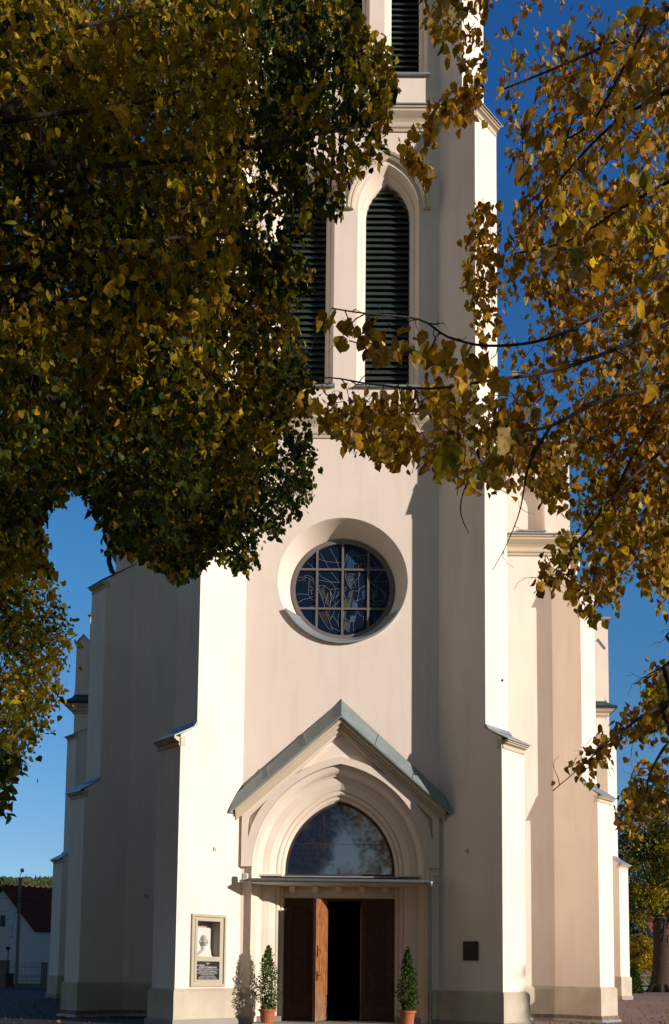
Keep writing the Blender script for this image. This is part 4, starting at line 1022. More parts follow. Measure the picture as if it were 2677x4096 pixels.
for a_, b_, c_, d_ in ((-10, -20, 11, 1), (-9, -15, 9, 1), (-3, -14, 12.5, 1), (-5, -23, 10, 1)): limb([tp_[4], tp_[4].lerp(Vector((a_, b_, c_)), .5) + Vector((0, 0, .5)), Vector((a_, b_, c_))], .13, .03, k)
k.build('trunk', bark, tl, smooth=True)
twig_mesh('twigs', tw1, tl)

# ------------------------------------------------------------------ right lime tree
TR = Vector((7.2, -18.0, .1))
tr_ = empty('lime_tree', TR); tag(tr_, 'large lime tree at the right with thin ochre autumn leaves against the blue sky', 'tree')
tw2 = []; groups = []
def addr(poly, d0, d1, n, sz=.075, my=.85, gap=0., nl=6, tw=.3, soft=20):
    P = spray(poly, d0, d1, n, nl, tw, tw2, gap=gap, soft=soft); groups.append((P, sz, pal(P, my, 1.2, (OCH, YEL))))
# main curtain
MR = [(1130, -40), (1150, 150), (1170, 330), (1180, 430), (1140, 560), (1130, 700), (1130, 800), (1180, 880), (1210, 1000), (1245, 1150), (1300, 1160), (1330, 1100), (1320, 1280), (1350, 1400), (1385, 1460), (1440, 1380), (1480, 1260), (1530, 1410), (1600, 1300), (1600, -40)]
addr([(1250, 60), (1600, -40), (1600, 1150), (1480, 1180), (1380, 1050), (1300, 900), (1230, 780), (1200, 520), (1230, 330)], 7.6, 10.5, 580, sz=.066, gap=.05)
addr([(1360, 180), (1600, 60), (1600, 1100), (1500, 1100), (1340, 760), (1260, 520)], 8.5, 12, 640, sz=.066, gap=.05)
addr(MR, 7, 10, 560, sz=.058, gap=.08)
addr([(1160, 480), (1400, 420), (1600, 420), (1600, 700), (1350, 740), (1180, 640)], 7, 9.5, 210, sz=.067)
addr([(1300, 900), (1600, 850), (1600, 1250), (1540, 1380), (1500, 1230), (1420, 1250), (1330, 1200)], 8, 11, 400, sz=.064, gap=.04)
addr([(1400, 20), (1600, 0), (1600, 900), (1480, 900)], 3.6, 5.0, 26, sz=.070)
addr([(1200, 200), (1420, 160), (1420, 640), (1220, 640)], 3.8, 5.2, 22, sz=.070)
# upper left sprays of the tree over the tower edge
addr([(975, -40), (1140, -40), (1135, 60), (1130, 160), (1110, 215), (1060, 130), (1030, 130), (1015, 90), (980, 60)], 5.8, 8.0, 70, sz=.06, gap=0)
addr([(1130, 130), (1120, 240), (1060, 290), (1010, 290), (985, 350), (1000, 420), (950, 400), (935, 330), (1030, 210)], 7, 9, 85, sz=.07, my=.6)
addr([(1085, 465), (1160, 440), (1160, 800), (1110, 790), (1080, 640), (1090, 560)], 6.5, 9, 105, sz=.058)
# big near branch in the middle
addr([(750, 720), (860, 735), (970, 760), (1060, 800), (1160, 820), (1150, 880), (960, 860), (960, 800), (850, 850), (840, 800), (760, 790)], 3.2, 4.2, 44, sz=.052, nl=5, tw=.16)
addr([(860, 900), (1100, 870), (1180, 900), (1230, 1010), (1200, 1140), (1090, 1135), (1040, 1110), (960, 1080), (880, 1080), (800, 1040), (760, 960)], 5, 7.5, 190, sz=.056, gap=0)
addr([(640, 900), (860, 905), (960, 950), (1000, 1050), (880, 1060), (800, 1030), (700, 960)], 5.8, 8, 130, sz=.058, gap=-.05)
addr([(1020, 1010), (1120, 1010), (1120, 1120), (1060, 1135)], 3.2, 3.8, 5, sz=.072, nl=4, tw=.14)
addr([(1120, 960), (1210, 960), (1190, 1060), (1120, 1150)], 3.6, 4.4, 8, sz=.070, nl=4, tw=.16)
# hanging end of the curtain over the nave corner
addr([(1330, 1150), (1270, 1290), (1225, 1392), (1290, 1372), (1345, 1420), (1380, 1470), (1395, 1390), (1430, 1420), (1465, 1300), (1500, 1380), (1535, 1435), (1600, 1300), (1600, 1050), (1400, 1050)], 7, 9.5, 330, sz=.064, gap=-.06)
addr([(1170, 1000), (1330, 1000), (1325, 1180), (1290, 1190), (1215, 1110)], 6, 8.5, 95, sz=.064)
addr([(1090, 900), (1240, 880), (1330, 960), (1240, 1080), (1130, 1120)], 6, 8.5, 90, sz=.064)
# lower right boughs
addr([(1270, 1835), (1310, 1790), (1400, 1690), (1470, 1655), (1560, 1600), (1600, 1620), (1540, 1700), (1440, 1720), (1400, 1790), (1380, 1840), (1330, 1800)], 7.2, 8.6, 95, sz=.058, gap=-.1)
addr([(1440, 1640), (1600, 1540), (1600, 1700), (1480, 1690)], 7.2, 9, 60, sz=.058)
addr([(1470, 1590), (1510, 1530), (1600, 1520), (1600, 1600), (1500, 1620)], 8, 9, 34, sz=.058)
addr([(1425, 1910), (1440, 1830), (1480, 1740), (1600, 1690), (1600, 1900), (1520, 1870), (1480, 1950)], 7.8, 10, 120, sz=.06, gap=-.1)
P7 = ell((8.6, -19.5, 9.5), (5.0, 5.0, 5.5), 2800); P7 = P7[outside(P7)]; groups.append((P7, .17, pal(P7, .75, .5, (OCH, YEL))))
P8 = ell((4, -22.5, 10.5), (5.0, 4.5, 2.6), 900); P8 = P8[outside(P8)]; groups.append((P8, .16, pal(P8, .75, .5, (OCH, YEL))))
PP = np.concatenate([g_[0] for g_ in groups]); SZ = np.concatenate([np.full(len(g_[0]), g_[1]) for g_ in groups]); CC = np.concatenate([g_[2] for g_ in groups])
leaves('crown', PP, SZ, CC, tr_, droop=.66, sv=.2)
k = MB(); tp_ = trunk_mesh(k, TR, 14, .45, (-.3, .2))
limb([tp_[3], atd(1900, 560, 5), atd(1680, 560, 4.4)], .06, .0085, k, pw=1)
limb([atd(1680, 560, 4.4), atd(1555, 625, 3.9), atd(1505, 648, 3.8), atd(1420, 712, 3.6), atd(1330, 765, 3.5), atd(1240, 795, 3.4), atd(1130, 803, 3.3), atd(1040, 782, 3.25), atd(975, 742, 3.2), atd(850, 728, 3.1), atd(770, 716, 3.1)], .0088, .0022, k, pw=1,  twn=26, tl=.22, tr=.0028)
limb([tp_[3], atd(1900, 690, 7), atd(1680, 700, 6)], .07, .014, k, pw=1)
limb([atd(1680, 700, 6), atd(1555, 750, 4.8), atd(1455, 800, 4.6), atd(1340, 845, 4.5), atd(1250, 868, 4.4), atd(1130, 885, 4.3), atd(1000, 903, 4.3), atd(860, 892, 4.3), atd(770, 878, 4.3), atd(660, 880, 4.4)], .0145, .0025, k, pw=1.2,  twn=40, tl=.32, tr=.0032)
limb([tp_[5], atd(1620, -30, 7)], .06, .017, k, pw=1)
limb([atd(1620, -30, 7), atd(1500, 60, 6.6), atd(1400, 110, 6.4), atd(1290, 158, 6.4), atd(1172, 206, 6.4)], .016, .006, k, pw=1.1, twn=22, tl=.5, tr=.004)
limb([tp_[5], atd(1620, 180, 6)], .06, .017, k, pw=1)
limb([atd(1620, 180, 6), atd(1500, 240, 6.2), atd(1400, 310, 6.5), atd(1300, 420, 6.8), atd(1220, 520, 7)], .016, .006, k, pw=1.1, twn=24, tl=.5, tr=.004)
limb([tp_[4], atd(1640, 380, 7)], .06, .017, k, pw=1)
limb([atd(1640, 380, 7), atd(1540, 430, 7.3), atd(1450, 480, 7.5), atd(1320, 560, 7.8), atd(1190, 590, 8)], .016, .006, k, pw=1.1, twn=24, tl=.5, tr=.004)
limb([tp_[4], atd(1640, 60, 6)], .06, .017, k, pw=1)
limb([atd(1640, 60, 6), atd(1545, 20, 5), atd(1470, 120, 5), atd(1380, 280, 5.2), atd(1300, 330, 5.4)], .016, .004, k, pw=1.1, twn=18, tl=.4, tr=.003)
limb([tp_[3], atd(1640, 860, 8)], .06, .017, k, pw=1)
limb([atd(1640, 860, 8), atd(1540, 960, 8), atd(1450, 1100, 8), atd(1400, 1250, 8.2), atd(1370, 1400, 8.4)], .016, .005, k, pw=1.1, twn=26, tl=.5, tr=.004)
limb([tp_[3], atd(1620, 980, 7)], .06, .017, k, pw=1)
limb([atd(1620, 980, 7), atd(1500, 1080, 7), atd(1420, 1160, 7), atd(1320, 1290, 7.2), atd(1240, 1380, 7.4)], .016, .004, k, pw=1.1, twn=22, tl=.45, tr=.004)
limb([tp_[3], atd(1640, 880, 6)], .06, .017, k, pw=1)
limb([atd(1640, 880, 6), atd(1540, 900, 5.6), atd(1400, 930, 5.2), atd(1280, 990, 5), atd(1190, 1010, 4.8), atd(1100, 1100, 4.6), atd(1070, 1180, 4.5), atd(1090, 1240, 4.5)], .016, .0022, k, pw=1.1, twn=14, tl=.3, tr=.003)
limb([atd(1280, 990, 5), atd(1230, 1080, 5), atd(1210, 1180, 5), atd(1180, 1260, 5), atd(1145, 1325, 5)], .012, .002, k, twn=7, tl=.22, tr=.002)
limb([tp_[2], atd(1680, 1520, 7), atd(1555, 1640, 7), atd(1485, 1740, 6.9), atd(1420, 1780, 6.8), atd(1370, 1810, 6.8), atd(1290, 1835, 6.8)][0:1] + [atd(1680, 1560, 7), atd(1560, 1628, 7), atd(1500, 1660, 6.9), atd(1430, 1710, 6.8), atd(1370, 1765, 6.8), atd(1285, 1838, 6.8)], .05, .004, k, twn=24, tl=.4, tr=.004)
limb([tp_[2], atd(1660, 1660, 7.4), atd(1560, 1720, 7.4), atd(1510, 1800, 7.4), atd(1500, 1850, 7.4), atd(1440, 1900, 7.4)], .04, .004, k, twn=18, tl=.5, tr=.004)
limb([tp_[2], atd(1660, 1500, 7.4), atd(1580, 1540, 7.4), atd(1520, 1560, 7.4), atd(1475, 1590, 7.4)], .03, .004, k, twn=10, tl=.3, tr=.003)
for a_, b_, c_ in ((11, -20, 12), (10, -14, 9), (5, -14, 13), (5, -23, 11)): limb([tp_[4], tp_[4].lerp(Vector((a_, b_, c_)), .5) + Vector((0, 0, .5)), Vector((a_, b_, c_))], .14, .03, k)
k.build('trunk', bark, tr_, smooth=True)
twig_mesh('twigs', tw2, tr_)

# ------------------------------------------------------------------ other trees of the churchyard
def far_tree(name, label, base_, h_, r, ells, n, sz, mixy, pals=(YEL, GRN), frame=False, clump=.5, lean=(0, 0), nlimb=9, group=None, tr=None, droop=.5):
    e_ = empty(name, base_); tag(e_, label, 'tree', group)
    G = []
    for c, rr_ in ells:
        m_ = int(n * (rr_[0] * rr_[1] * rr_[2]) / sum(q[1][0] * q[1][1] * q[1][2] for q in ells))
        cc_ = ell(c, rr_, max(8, m_ // 45), .25)                 # clumps
        G.append(np.repeat(cc_, 45, axis=0) + rng.normal(size=(len(cc_) * 45, 3)) * np.array(rr_) * .13)
    P = np.concatenate(G)
    if frame: P = P[outside(P)]
    leaves('crown', P, sz, pal(P, mixy, clump, pals), e_, droop=droop, simple=sz > .1)
    k = MB(); tp = trunk_mesh(k, base_, h_ * .9, tr or r, lean)
    for _ in range(nlimb):
        c, rr_ = ells[rng.integers(0, len(ells))]; q = Vector(ell(c, rr_, 1, .5)[0]); s_ = tp[int(rng.integers(3, 6))]
        limb([s_, s_.lerp(q, .5) + Vector((0, 0, .3)), q], r * .3, r * .05, k, 6)
    k.build('trunk', bark, e_, smooth=True)
    return e_
# trees behind and beside the camera (the first two shade the near crowns and show in the window panes)
far_tree('lime_tree', 'lime tree standing behind the camera to the right', (13.5, -29, .1), 16, .4, [((13.5, -29, 9.5), (6.5, 6.5, 6)), ((8, -30, 10.5), (4, 4, 3.5))], 1900, .34, .6, frame=True)
far_tree('lime_tree', 'lime tree standing behind the camera to the left', (-11, -33, .1), 16, .4, [((-11, -33, 9), (7, 6.5, 6.5))], 6000, .36, .5, frame=True)
far_tree('lime_tree', 'unseen lime tree added far right of the frame to shade the left ground', (38, -30, .1), 12, .35, [((38, -30, 7.5), (2.6, 2.4, 6.6))], 5000, .34, .7, frame=True)  # out-of-view tree added to shade the ground left of the tower
far_tree('lime_tree', 'slender lime tree far to the right of the frame near the paving edge', (38, -19.3, .1), 9, .2, [((38, -19.4, 7.2), (1.6, 1.6, 4.0))], 1100, .3, .7, frame=True)
# lit lime tree at the left edge, between the camera and the houses
b0 = atd(-60, 2280, 21)
e_ = empty('lime_tree', (b0.x - 1.5, b0.y, .05)); tag(e_, 'sunlit yellow lime tree at the left edge below the big dark crown', 'tree')
tw3 = []
PB = [(-60, 1140), (60, 1230), (100, 1290), (130, 1340), (150, 1420), (185, 1492), (160, 1502), (125, 1560), (152, 1605), (105, 1690), (60, 1735), (50, 1770), (-60, 1790)]
P = spray(PB, 13, 18, 900, 9, .6, tw3, gap=.0, soft=34); P_ = P
Pb = spray([(-60, 1745), (40, 1740), (62, 1790), (40, 1815), (30, 1840), (18, 1900), (-60, 1880)], 8, 9, 70, 5, .25, tw3)
Po = ell((b0.x - 2.0, b0.y + 1, 9), (3.6, 4, 5.5), 5000); Po = Po[outside(Po)]
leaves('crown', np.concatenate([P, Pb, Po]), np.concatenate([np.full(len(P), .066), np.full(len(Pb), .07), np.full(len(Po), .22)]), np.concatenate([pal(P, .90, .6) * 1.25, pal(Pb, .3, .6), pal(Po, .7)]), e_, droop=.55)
k = MB(); tp = trunk_mesh(k, (b0.x - 1.5, b0.y, .05), 12, .3)
for q in [(60, 1300, 18), (120, 1480, 18.5), (110, 1600, 18), (40, 1700, 17), (20, 1400, 19)]: limb([tp[4], tp[4].lerp(atd(*q), .5) + Vector((0, 0, .6)), atd(*q)], .07, .01, k, twn=8, tl=.8, tr=.008)
k.build('trunk', bark, e_, smooth=True); twig_mesh('twigs', tw3, e_)

# big tree beside the paving on the right
tb = at(2640, 3962, 47); gb = Vector((tb.x, 47, gz(tb.x, 47)))
far_tree('broadleaf_tree', 'tall dark green broadleaf tree with a stout trunk beyond the paving on the right', gb, 16, .62,
         [((gb.x - .5, 47, 9.8), (4.3, 4.2, 4.0)), ((gb.x + 1.0, 46, 13.2), (3.8, 4, 4.2)), ((gb.x - 3.0, 46.5, 11), (1.9, 2.4, 3.2)), ((gb.x + 3.5, 48, 9.5), (4, 4, 5)), ((gb.x - 1.7, 46, 7.6), (1.8, 1.8, 2.2)), ((gb.x + 1.6, 45.5, 5.4), (1.6, 1.4, 1.6))], 30000, .15, .33, pals=([(.42, .33, .02), (.32, .28, .02)], [(.05, .08, .012), (.08, .11, .015), (.04, .06, .01)]), clump=.35, nlimb=14, tr=.62)
q = at(2570, 3900, 56)
def bush(name, label, cat, c, rr_, n, sz, mixy, pals=(YEL, GRN), m_=None, cols=None):
    e_ = empty(name, (c[0], c[1], gz(c[0], c[1]))); tag(e_, label, cat)
    P = ell(c, rr_, n, .3); P = P[P[:, 2] > .1]
    leaves('foliage', P, sz, pal(P, mixy, .8, pals) if cols is None else cols(P), e_, droop=.3, simple=True, m_=m_)
    k = MB()
    for i in range(5): limb([Vector((c[0] + .1 * i - .2, c[1], gz(c[0], c[1]))), Vector(ell(c, [v * .6 for v in rr_], 1)[0])], .05, .01, k, 5)
    k.build('stem', bark, e_)
    return e_
pb = at(2560, 3775, 53); bush('shrub', 'bright yellow autumn shrub behind the spruce on the right', 'shrub', (pb.x, 53, 2.9), (1.6, 1.5, 2.2), 3600, .15, .95)
# conical arborvitae and blue spruce
def conifer(name, label, base_, h_, r, n, sz, cols, cat='conifer', power=1.0):
    e_ = empty(name, base_); tag(e_, label, cat)
    b = np.array(base_); z = rng.uniform(0.02, 1, n) ** 1.3; a = rng.uniform(0, 2 * np.pi, n)
    rad = r * (1 - z) ** power * (1 + .14 * np.sin(a * 5 + z * 25) + .10 * np.sin(a * 9 - z * 40)) * rng.uniform(.55, 1.03, n)
    P = b + np.stack([rad * np.cos(a), rad * np.sin(a), z * h_ + .05], 1)
    C = np.array(cols)[rng.integers(0, len(cols), n)] * np.exp(rng.normal(size=n) * .25)[:, None]
    leaves('foliage', P, sz, C, e_, droop=-.2, simple=True, m_=needle_m)
    k = MB(); k.tube([Vector(base_), Vector(base_) + Vector((0, 0, h_ * .9))], [h_ * .03, .01], 7); k.build('trunk', bark, e_)
    return e_
pc = at(2540, 3978, 42); conifer('arborvitae', 'dark green cone shaped evergreen by the fence on the right', (pc.x, 42, gz(pc.x, 42)), 2.15, .60, 3600, .10, [(.03, .06, .012), (.05, .085, .015), (.08, .11, .02)], power=.75)
ps = at(2555, 3940, 56); conifer('blue_spruce', 'tall blue grey spruce behind the fence on the right', (ps.x, 56, gz(ps.x, 56)), 7.6, 2.6, 7000, .28, [(.09, .14, .15), (.05, .08, .085), (.13, .19, .20)], power=.9)
# bare tree on the right
pbz = at(2520, 3890, 70); e_ = empty('bare_tree', (pbz.x, 70, 0)); tag(e_, 'leafless grey brown tree beside the right transept', 'tree')
k = MB(); k.tube([(pbz.x, 70, 0), (pbz.x, 70, 5), (pbz.x + .2, 70, 9)], [.22, .16, .1], 7); k.build('trunk', bark, e_)
k = MB()
def br(p, d, l, r, lev):
    q = p + d * l; k.tube([p, p.lerp(q, .5) + Vector(rng.normal(size=3)) * l * .05, q], [r, r * .8, r * .6], 4, cap=False)
    if lev == 0: return
    for _ in range(4 if lev > 1 else 5):
        nd = (d + Vector(rng.normal(size=3)) * .42 + Vector((0, 0, .15))).normalized(); br(p.lerp(q, rng.uniform(.4, 1)), nd, l * .66, r * .55, lev - 1)
for z in (4, 5.5, 7, 8.2, 9): 
    for _ in range(3): br(Vector((pbz.x, 70, z)), Vector((rng.normal() * .6, rng.normal() * .6, .9)).normalized(), 2.6, .06, 3)
k.build('branches', twig_m, e_, recalc=False)

# ------------------------------------------------------------------ potted arborvitae by the door
pot_parts = []
def potted(x, y, label, rr=1., rag=1., dk=1.):
    e_ = empty('potted_arborvitae', (x, y, .155)); tag(e_, label, 'potted plant', 'potted evergreens either side of the door')
    z0 = .13
    k = MB(); k.lathe([(.14, 0), (.16, .012), (.20, .30), (.21, .325), (.24, .33), (.245, .39), (.228, .395), (.21, .37)], (x, y, z0), 48, wob=lambda a, z: 1 + (.018 * math.cos(a * 24) if .01 < z < .28 else 0))
    k.build('pot', terracotta, e_, smooth=False)
    k = MB(); k.lathe([(.0, .36), (.205, .355), (.21, .35)], (x, y, z0), 20); k.build('soil', soil, e_)
    n = 5200; h_ = 1.72; z = rng.uniform(0, 1, n) ** 1.15; a = rng.uniform(0, 2 * np.pi, n)
    rd = np.where(z < .22, .15 + z * .80, .325 * (1 - (z - .22) / .78) ** .66) * rr * (1 + rag * (.20 * np.sin(a * 3 + z * 17 * rag) + .13 * np.sin(a * 5 - z * 31))) * rng.uniform(.25, 1.15, n) ** .8
    P = np.array([x, y, .50]) + np.stack([rd * np.cos(a), rd * np.sin(a), z * h_], 1)
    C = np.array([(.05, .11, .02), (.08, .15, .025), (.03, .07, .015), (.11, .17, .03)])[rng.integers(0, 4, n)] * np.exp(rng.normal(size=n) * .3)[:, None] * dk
    keep_ = np.sin(a * 4 + z * 26 * rag) + rng.normal(size=n) * .5 > -.75; P = P[keep_]; C = C[keep_]
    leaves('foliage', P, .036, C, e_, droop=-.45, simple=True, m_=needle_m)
    k = MB()
    for q in range(5):
        a = q * 1.3; k.tube([(x + .03 * math.cos(a), y + .03 * math.sin(a), .42), (x + .10 * math.cos(a), y + .10 * math.sin(a), .8), (x + .08 * math.cos(a), y + .08 * math.sin(a), 1.3)], .009, 5)
    k.build('stem', bark, e_)
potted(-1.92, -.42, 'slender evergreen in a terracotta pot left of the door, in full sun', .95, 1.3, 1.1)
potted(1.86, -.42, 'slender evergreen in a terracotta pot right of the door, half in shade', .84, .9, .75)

# ------------------------------------------------------------------ left background: house, pole, fence, lamp
def HX(px, py, Y): p = at(px, py, Y); return p
hb = empty('house', (HX(60, 3950, 62).x, 62, -.1)); tag(hb, 'white rendered house with a steep red tiled roof behind the left fence', 'house')
YH = 62.0
ap_ = HX(19, 3552, YH); rc = HX(137, 3708, YH); gl_ = HX(137, 3945, YH)
hw_ = rc.x - ap_.x; ze = rc.z; za = ap_.z; xr = rc.x; xl = ap_.x - hw_
k = MB(); dx, dy = 9.5, 8.0                      # the house runs back and to the right
def HP(u, v, z): return Vector((xl + u * (xr - xl) + v * dx, YH + v * dy, z))
k.face([HP(0, 0, -.4), HP(1, 0, -.4), HP(1, 0, ze), HP(.5, 0, za), HP(0, 0, ze)])
for u in (0, 1): k.face([HP(u, 0, -.4), HP(u, 1, -.4), HP(u, 1, ze), HP(u, 0, ze)])
k.face([HP(0, 1, -.4), HP(1, 1, -.4), HP(1, 1, ze), HP(.5, 1, za), HP(0, 1, ze)])
w_ = k.build('wall', housew, hb)
k = MB()
for s in (-1, 1):
    def RP(e1, v, dz=0): 
        u = .5 + s * .5 * e1; return HP(u, v, za + (ze - za) * e1 + dz)
    k.hexa([RP(0, -.03, .02), RP(1.13, -.03, .02), RP(1.13, 1.03, .02), RP(0, 1.03, .02), RP(0, -.03, .2), RP(1.13, -.03, .2), RP(1.13, 1.03, .2), RP(0, 1.03, .2)])
    for i in range(16):                       # tile courses
        e1 = 1.13 * i / 16; k.tube([RP(e1, -.03, .22), RP(e1, 1.03, .22)], .035, 4)
for i in range(22): k.tube([HP(.5, i / 22, za + .25), HP(.5, i / 22 + .02, za + .29)], .09, 6)
k.build('roof', rooft, hb)
wn = HX(10, 3685, YH - .03)
k = MB(); a = HX(2, 3662, YH - .04); b_ = HX(19, 3706, YH - .04); k.box(a.x, b_.x, YH - .06, YH - .02, b_.z, a.z); win = k.build('window', darkmetal, hb)
k = MB(); k.box(a.x + .08, b_.x - .08, YH - .07, YH - .061, b_.z + .08, a.z - .08); k.build('pane', glass_blue, win)

py_ = 48.0; bp_ = HX(64, 3954, py_); tpz = HX(67, 3510, py_)
e_ = empty('utility_pole', (bp_.x, py_, -.1)); tag(e_, 'dark utility pole with a lamp on top in front of the white house', 'utility pole')
k = MB(); k.prism([(bp_.x - .10, py_ - .09), (bp_.x + .10, py_ - .09), (bp_.x + .10, py_ + .09), (bp_.x - .10, py_ + .09)], -.2, tpz.z); k.build('pole', concrete, e_)
k = MB(); k.tube([(bp_.x - .03, py_, tpz.z - .5), (bp_.x - .03, py_, tpz.z + .1), (bp_.x + .06, py_ - .1, tpz.z + .35), (bp_.x + .25, py_ - .2, tpz.z + .45)], .03, 6); k.build('lamp_arm', darkmetal, e_)
k = MB(); c = Vector((bp_.x + .22, py_ - .25, tpz.z + .55)); k.lathe([(.02, .16), (.12, .14), (.15, 0), (.12, -.12), (.08, -.16)], c, 14); k.build('lamp_head', mat('grey_lamp', (.35, .38, .42), .4), e_)
k = MB()
for z in (tpz.z - 1.75, tpz.z - 2.0): k = MB(); k.box(bp_.x - .35, bp_.x + .35, py_ - .13, py_ - .09, z, z + .06); k.build('crossarm', darkmetal, e_)
k = MB(); k.box(bp_.x - .12, bp_.x + .12, py_ - .14, py_ - .09, tpz.z - 2.9, tpz.z - 2.8); k.build('bracket', darkmetal, e_)
k = MB()
def wire(a, b, sag): 
    a = Vector(a); b = Vector(b); return [a.lerp(b, t / 10) - Vector((0, 0, sag * 4 * (t / 10) * (1 - t / 10))) for t in range(11)]
z = tpz.z - 1.7
for i_, (zz, tgt, sg) in enumerate(((z, (bp_.x - 12, py_ - 4, z + .3), .25), (z + .02, (bp_.x + 9, py_ + 6, z - .15), .2), (z - .05, (bp_.x + 9, py_ + 7, z - 1.6), .3), (z - .9, (bp_.x + 12, py_ + 8, z - 2.0), .2), (z - 1.0, (bp_.x - 9, py_ + 2, z - .7), .2))):
    k = MB(); k.tube(wire((bp_.x, py_ - .1, zz), tgt, sg), .018, 5, cap=False); k.build('wire', darkmetal, e_)
# banner
fl = empty('banner', (HX(45, 3640, py_ - .2).x, py_ - .3, HX(45, 3750, py_).z)); tag(fl, 'long pale blue and white banner hanging from the utility pole', 'banner')
k = MB(); tz = HX(45, 3638, py_).z; bz = HX(45, 3750, py_).z; n = 14; A_ = []; B_ = []
for i in range(n + 1):
    t = i / n; z = tz + (bz - tz) * t; o_ = -.55 * math.sin(t * 2.2) ** 1.0 * .45
    A_.append((bp_.x - .17 + o_ + .05, py_ - .15 + .05 * math.sin(t * 9), z)); B_.append((bp_.x - .42 + o_ - .02, py_ - .25 + .05 * math.cos(t * 8), z - .1 * t))
k.strip(A_, B_); ob = k.build('cloth', cloth_blue, fl, smooth=True); sm_ = ob.modifiers.new('s', 'SOLIDIFY'); sm_.thickness = .01
k = MB(); k.tube([(bp_.x - .1, py_ - .1, tz + .02), (bp_.x - .48, py_ - .2, tz + .02)], .015, 6); k.build('rod', darkmetal, fl)

fy = 49.5
fb = HX(27, 3950, fy - 1.0); e_ = empty('floodlight', (fb.x, fy - 1, -.1)); tag(e_, 'small black floodlight on a thin post in front of the left fence', 'floodlight')
hz = HX(27, 3800, fy - 1).z; k = MB(); k.tube([(fb.x, fy - 1, -.15), (fb.x, fy - 1, hz)], .04, 8); k.build('post', darkmetal, e_)
k = MB(); k.obox((fb.x + .02, fy - 1.1, hz + .14), (.15, 0, -.03), (0, .08, .03), (.02, -.03, .10)); k.build('lamp', darkmetal, e_)
k = MB(); k.obox((fb.x + .02, fy - 1.19, hz + .12), (.12, 0, -.02), (0, .01, .0), (.02, -.02, .075)); k.build('lens', glass_blue, e_)
k = MB(); k.tube([(fb.x - .16, fy - 1.05, hz + .12), (fb.x - .08, fy - 1, hz - .0), (fb.x + .1, fy - 1, hz - .0), (fb.x + .18, fy - 1.05, hz + .12)], .015, 5); k.build('bracket', darkmetal, e_)
def iron_fence(x0, x1, y, z0, h_, label, name='iron_fence', step=.21, pill=True, m_=darkmetal):
    e_ = empty(name, (x0, y, z0)); tag(e_, label, 'fence')
    k = MB(); k.box(x0, x1, y - .12, y + .12, z0 - .1, z0 + .30); k.build('kerb_wall', concrete, e_)
    pan = MB(); zb = z0 + .38; zt = z0 + h_
    for z in (zb + .12, zb + .52, zt - .30): pan.box(x0, x1, y - .015, y + .015, z - .015, z + .015)
    n = int((x1 - x0) / step)
    for i in range(n):
        x = x0 + (i + .5) * step
        pan.tube([(x, y, zb), (x, y, zt - .06)], .011, 5)
        pan.lathe([(.004, -.07), (.028, -.03), (.012, .0), (.002, .07)], (x, y, zt), 5)
        pan.lathe([(.004, -.05), (.022, -.02), (.01, .0), (.002, .05)], (x + step / 2, y, zb + .62), 5)
        pan.tube([(x + step / 2, y, zb + .58), (x + step / 2, y, zb + .3), (x + step * .3, y, zb + .12)], .008, 4); pan.tube([(x + step / 2, y, zb + .3), (x + step * .7, y, zb + .12)], .008, 4)
    pan.build('railing', m_, e_)
    return e_
def pillar(x, y, w, h_, label, name='gate_pillar', m_=None, z0=-.1):
    e_ = empty(name, (x, y, z0)); tag(e_, label, 'pillar', 'fence pillars')
    k = MB(); k.box(x - w / 2, x + w / 2, y - w / 2, y + w / 2, z0 - .1, z0 + h_); k.build('shaft', m_ or bark, e_, bevel=.02)
    k = MB(); w += .14; k.hexa([(x - w / 2, y - w / 2, z0 + h_), (x + w / 2, y - w / 2, z0 + h_), (x + w / 2, y + w / 2, z0 + h_), (x - w / 2, y + w / 2, z0 + h_), (x - w / 2 + .05, y - w / 2 + .05, z0 + h_ + .1), (x + w / 2 - .05, y - w / 2 + .05, z0 + h_ + .1), (x + w / 2 - .05, y + w / 2 - .05, z0 + h_ + .1), (x - w / 2 + .05, y + w / 2 - .05, z0 + h_ + .1)]); k.build('cap', concrete, e_)
xa = HX(30, 3900, fy).x; xb = HX(172, 3900, fy).x
iron_fence(xa, xb, fy, -.10, 1.95, 'black iron fence with spear tips in front of the white house')
pillar(HX(12, 3900, fy).x, fy, .80, 2.1, 'wide dark brick fence pillar at the left edge of the fence', m_=concrete)
pillar(HX(176, 3900, fy).x, fy, .42, 1.95, 'narrow dark brick fence pillar beside the left transept', m_=concrete)
k = MB(); a = HX(39, 3900, fy - .5); k.box(a.x - .28, a.x + .28, fy - .7, fy - .3, .1, .95); k.box(a.x - .31, a.x + .31, fy - .73, fy - .27, .95, 1.02)
o = k.build('rubbish_bin', darkmetal, bevel=.02); tag(o, 'dark boxy bin standing in front of the left iron fence', 'bin')

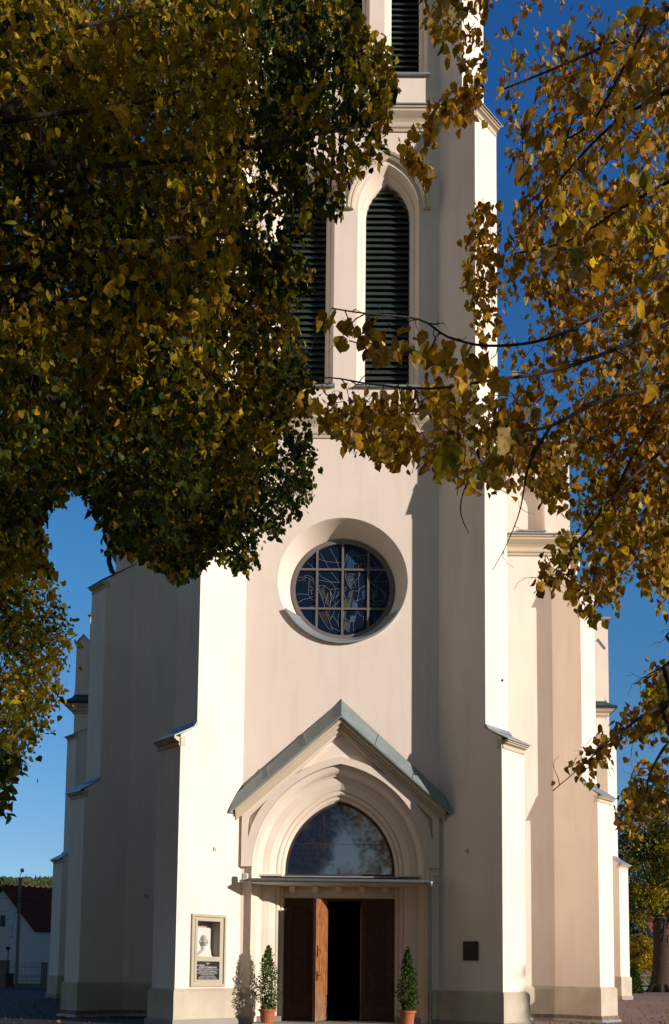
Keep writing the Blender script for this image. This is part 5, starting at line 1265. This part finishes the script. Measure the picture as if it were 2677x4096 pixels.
# right background: fence, brick houses
xa = HX(2500, 3900, 52).x; xb = HX(2760, 3900, 52).x
iron_fence(xa, xb, 50.5, .1, 1.6, 'thin pale wire fence behind the stout tree on the right', step=.16, m_=mat('grey_wire', (.25, .27, .27), .5, .3))
pillar(HX(2508, 3900, 50.3).x, 50.3, .45, 1.9, 'pale capped fence pillar beside the right transept buttress', m_=concrete, z0=.1)
hr = empty('brick_house', (HX(2560, 3900, 76).x, 76, 0)); tag(hr, 'red brick house with a red roof and two chimneys behind the trees on the right', 'house')
k = MB(); p0 = HX(2470, 3740, 76); p1 = HX(2760, 3700, 76); k.box(p0.x, p1.x, 76, 88, -.3, p0.z + .2); k.build('wall', brickred, hr)
k = MB(); r0 = HX(2470, 3670, 82); k.hexa([(p0.x - .6, 75.4, p0.z), (p1.x, 75.4, p0.z), (p1.x, 88.6, p0.z), (p0.x - .6, 88.6, p0.z), (p0.x + 1, 81.9, r0.z + .3), (p1.x, 81.9, r0.z + .3), (p1.x, 82.1, r0.z + .3), (p0.x + 1, 82.1, r0.z + .3)]); rfo = k.build('roof', brickred, hr)
for i_, (x0, x1, yt) in enumerate(((2488, 2516, 3636), (2529, 2554, 3645))):
    a = HX(x0, yt, 80); b_ = HX(x1, yt, 80); k = MB(); k.box(a.x, b_.x, 80, 81.2, a.z - 3.2, a.z - .1); ch = k.build('chimney', brickred, hr)
    k = MB(); k.box(a.x - .08, b_.x + .08, 79.9, 81.3, a.z - .1, a.z + .06); k.build('chimney_cap', concrete, ch)
hr2 = empty('brick_building', (HX(2690, 3900, 66).x, 66, 0)); tag(hr2, 'orange brick building with a white band at the right edge behind the tree trunk', 'building')
a = HX(2672, 3750, 66); b_ = HX(2672, 3842, 66); k = MB(); k.box(a.x, a.x + 9, 66, 74, -.3, a.z); k.build('wall', brickred, hr2)
k = MB(); k.box(a.x - .05, a.x + 9.05, 65.95, 66.0, b_.z - .3, b_.z); k.build('band', whitestone, hr2)

# ------------------------------------------------------------------ wooded hills
hx = [-900, -700, -560, -480, -430, -390, -360, -330, -300, -270, -240, -200, -120, 0, 120, 200, 240, 270, 300, 330, 360, 390, 430, 480, 560, 700, 900]
hy = [560, 640, 720, 800, 880, 960, 1040, 1120, 1250, 1500]
def hill(x, y):
    t = sm(y, 560, 1040); return -3 + 96 * t * (1 + .10 * noise.noise(Vector((x * .006, y * .004, 0))))
hl = sheet('hill', hx, hy, hill, mat('hill_ground', (.09, .06, .03), .95, var=(.05, .045, .02), scale=.03)); tag(hl, 'distant hill behind the church', 'hill', kind='structure')
k = MB(); cols_ = []
fm = [mat('forest_conifer', (.028, .045, .018), .95), mat('forest_autumn', (.16, .075, .025), .95), mat('forest_olive', (.06, .065, .02), .95)]
for i in range(5200):
    side = -1 if i % 2 else 1
    y = rng.uniform(640, 1100); x = side * y * rng.uniform(.27, .43)
    z = hill(x, y); h_ = rng.uniform(8, 16); w_ = h_ * rng.uniform(.16, .24)
    sp = noise.noise(Vector((x * .02, y * .02, 5))) + rng.normal() * .25
    k.mi = 0 if sp < .12 else (1 if sp > .42 else 2)
    if k.mi == 0:
        for (r_, za_, zb_) in ((1, .0, .6), (.72, .35, 1.0)):
            top_ = k.V((x, y, z + h_ * zb_)); n6 = 6; a0 = rng.uniform(0, 1)
            rg = [k.V((x + w_ * r_ * rng.uniform(.8, 1.2) * math.cos(a0 + q * math.pi / 3), y + w_ * r_ * math.sin(a0 + q * math.pi / 3), z + h_ * za_)) for q in range(n6)]
            for q in range(n6): k.idx([rg[q], rg[(q + 1) % n6], top_])
    else:
        w_ *= 1.5
        k.lathe([(.1, 0), (w_ * .9, h_ * .2), (w_ * rng.uniform(.9, 1.2), h_ * .5), (w_ * .7, h_ * .75), (.2, h_ * .88)], (x, y, z), 6)
fo = k.build('forest', fm, None, recalc=False); tag(fo, 'distant mixed forest of dark conifers and rusty autumn trees on the hill', 'forest', kind='stuff')

# fallen leaves on the paving
n_ = 1100; fx = np.concatenate([rng.uniform(-22, -4, n_), rng.uniform(5, 20, n_)]); fyy = rng.uniform(-1.5, 26, 2 * n_)
keep = ~((np.abs(fx) < 10.2) & (fyy > 7.4)) & ~((np.abs(fx) < 5.3) & (fyy > -1.8)); fx = fx[keep]; fyy = fyy[keep]
FP = np.array([(a, b, gz(a, b) + .02) for a, b in zip(fx, fyy)])
fl_ = leaves('fallen_leaves', FP, .07, pal(FP, .9, .8, (OCH, YEL)) * .45, None, droop=0); tag(fl_, 'fallen lime leaves scattered on the paving', 'leaves', kind='stuff')
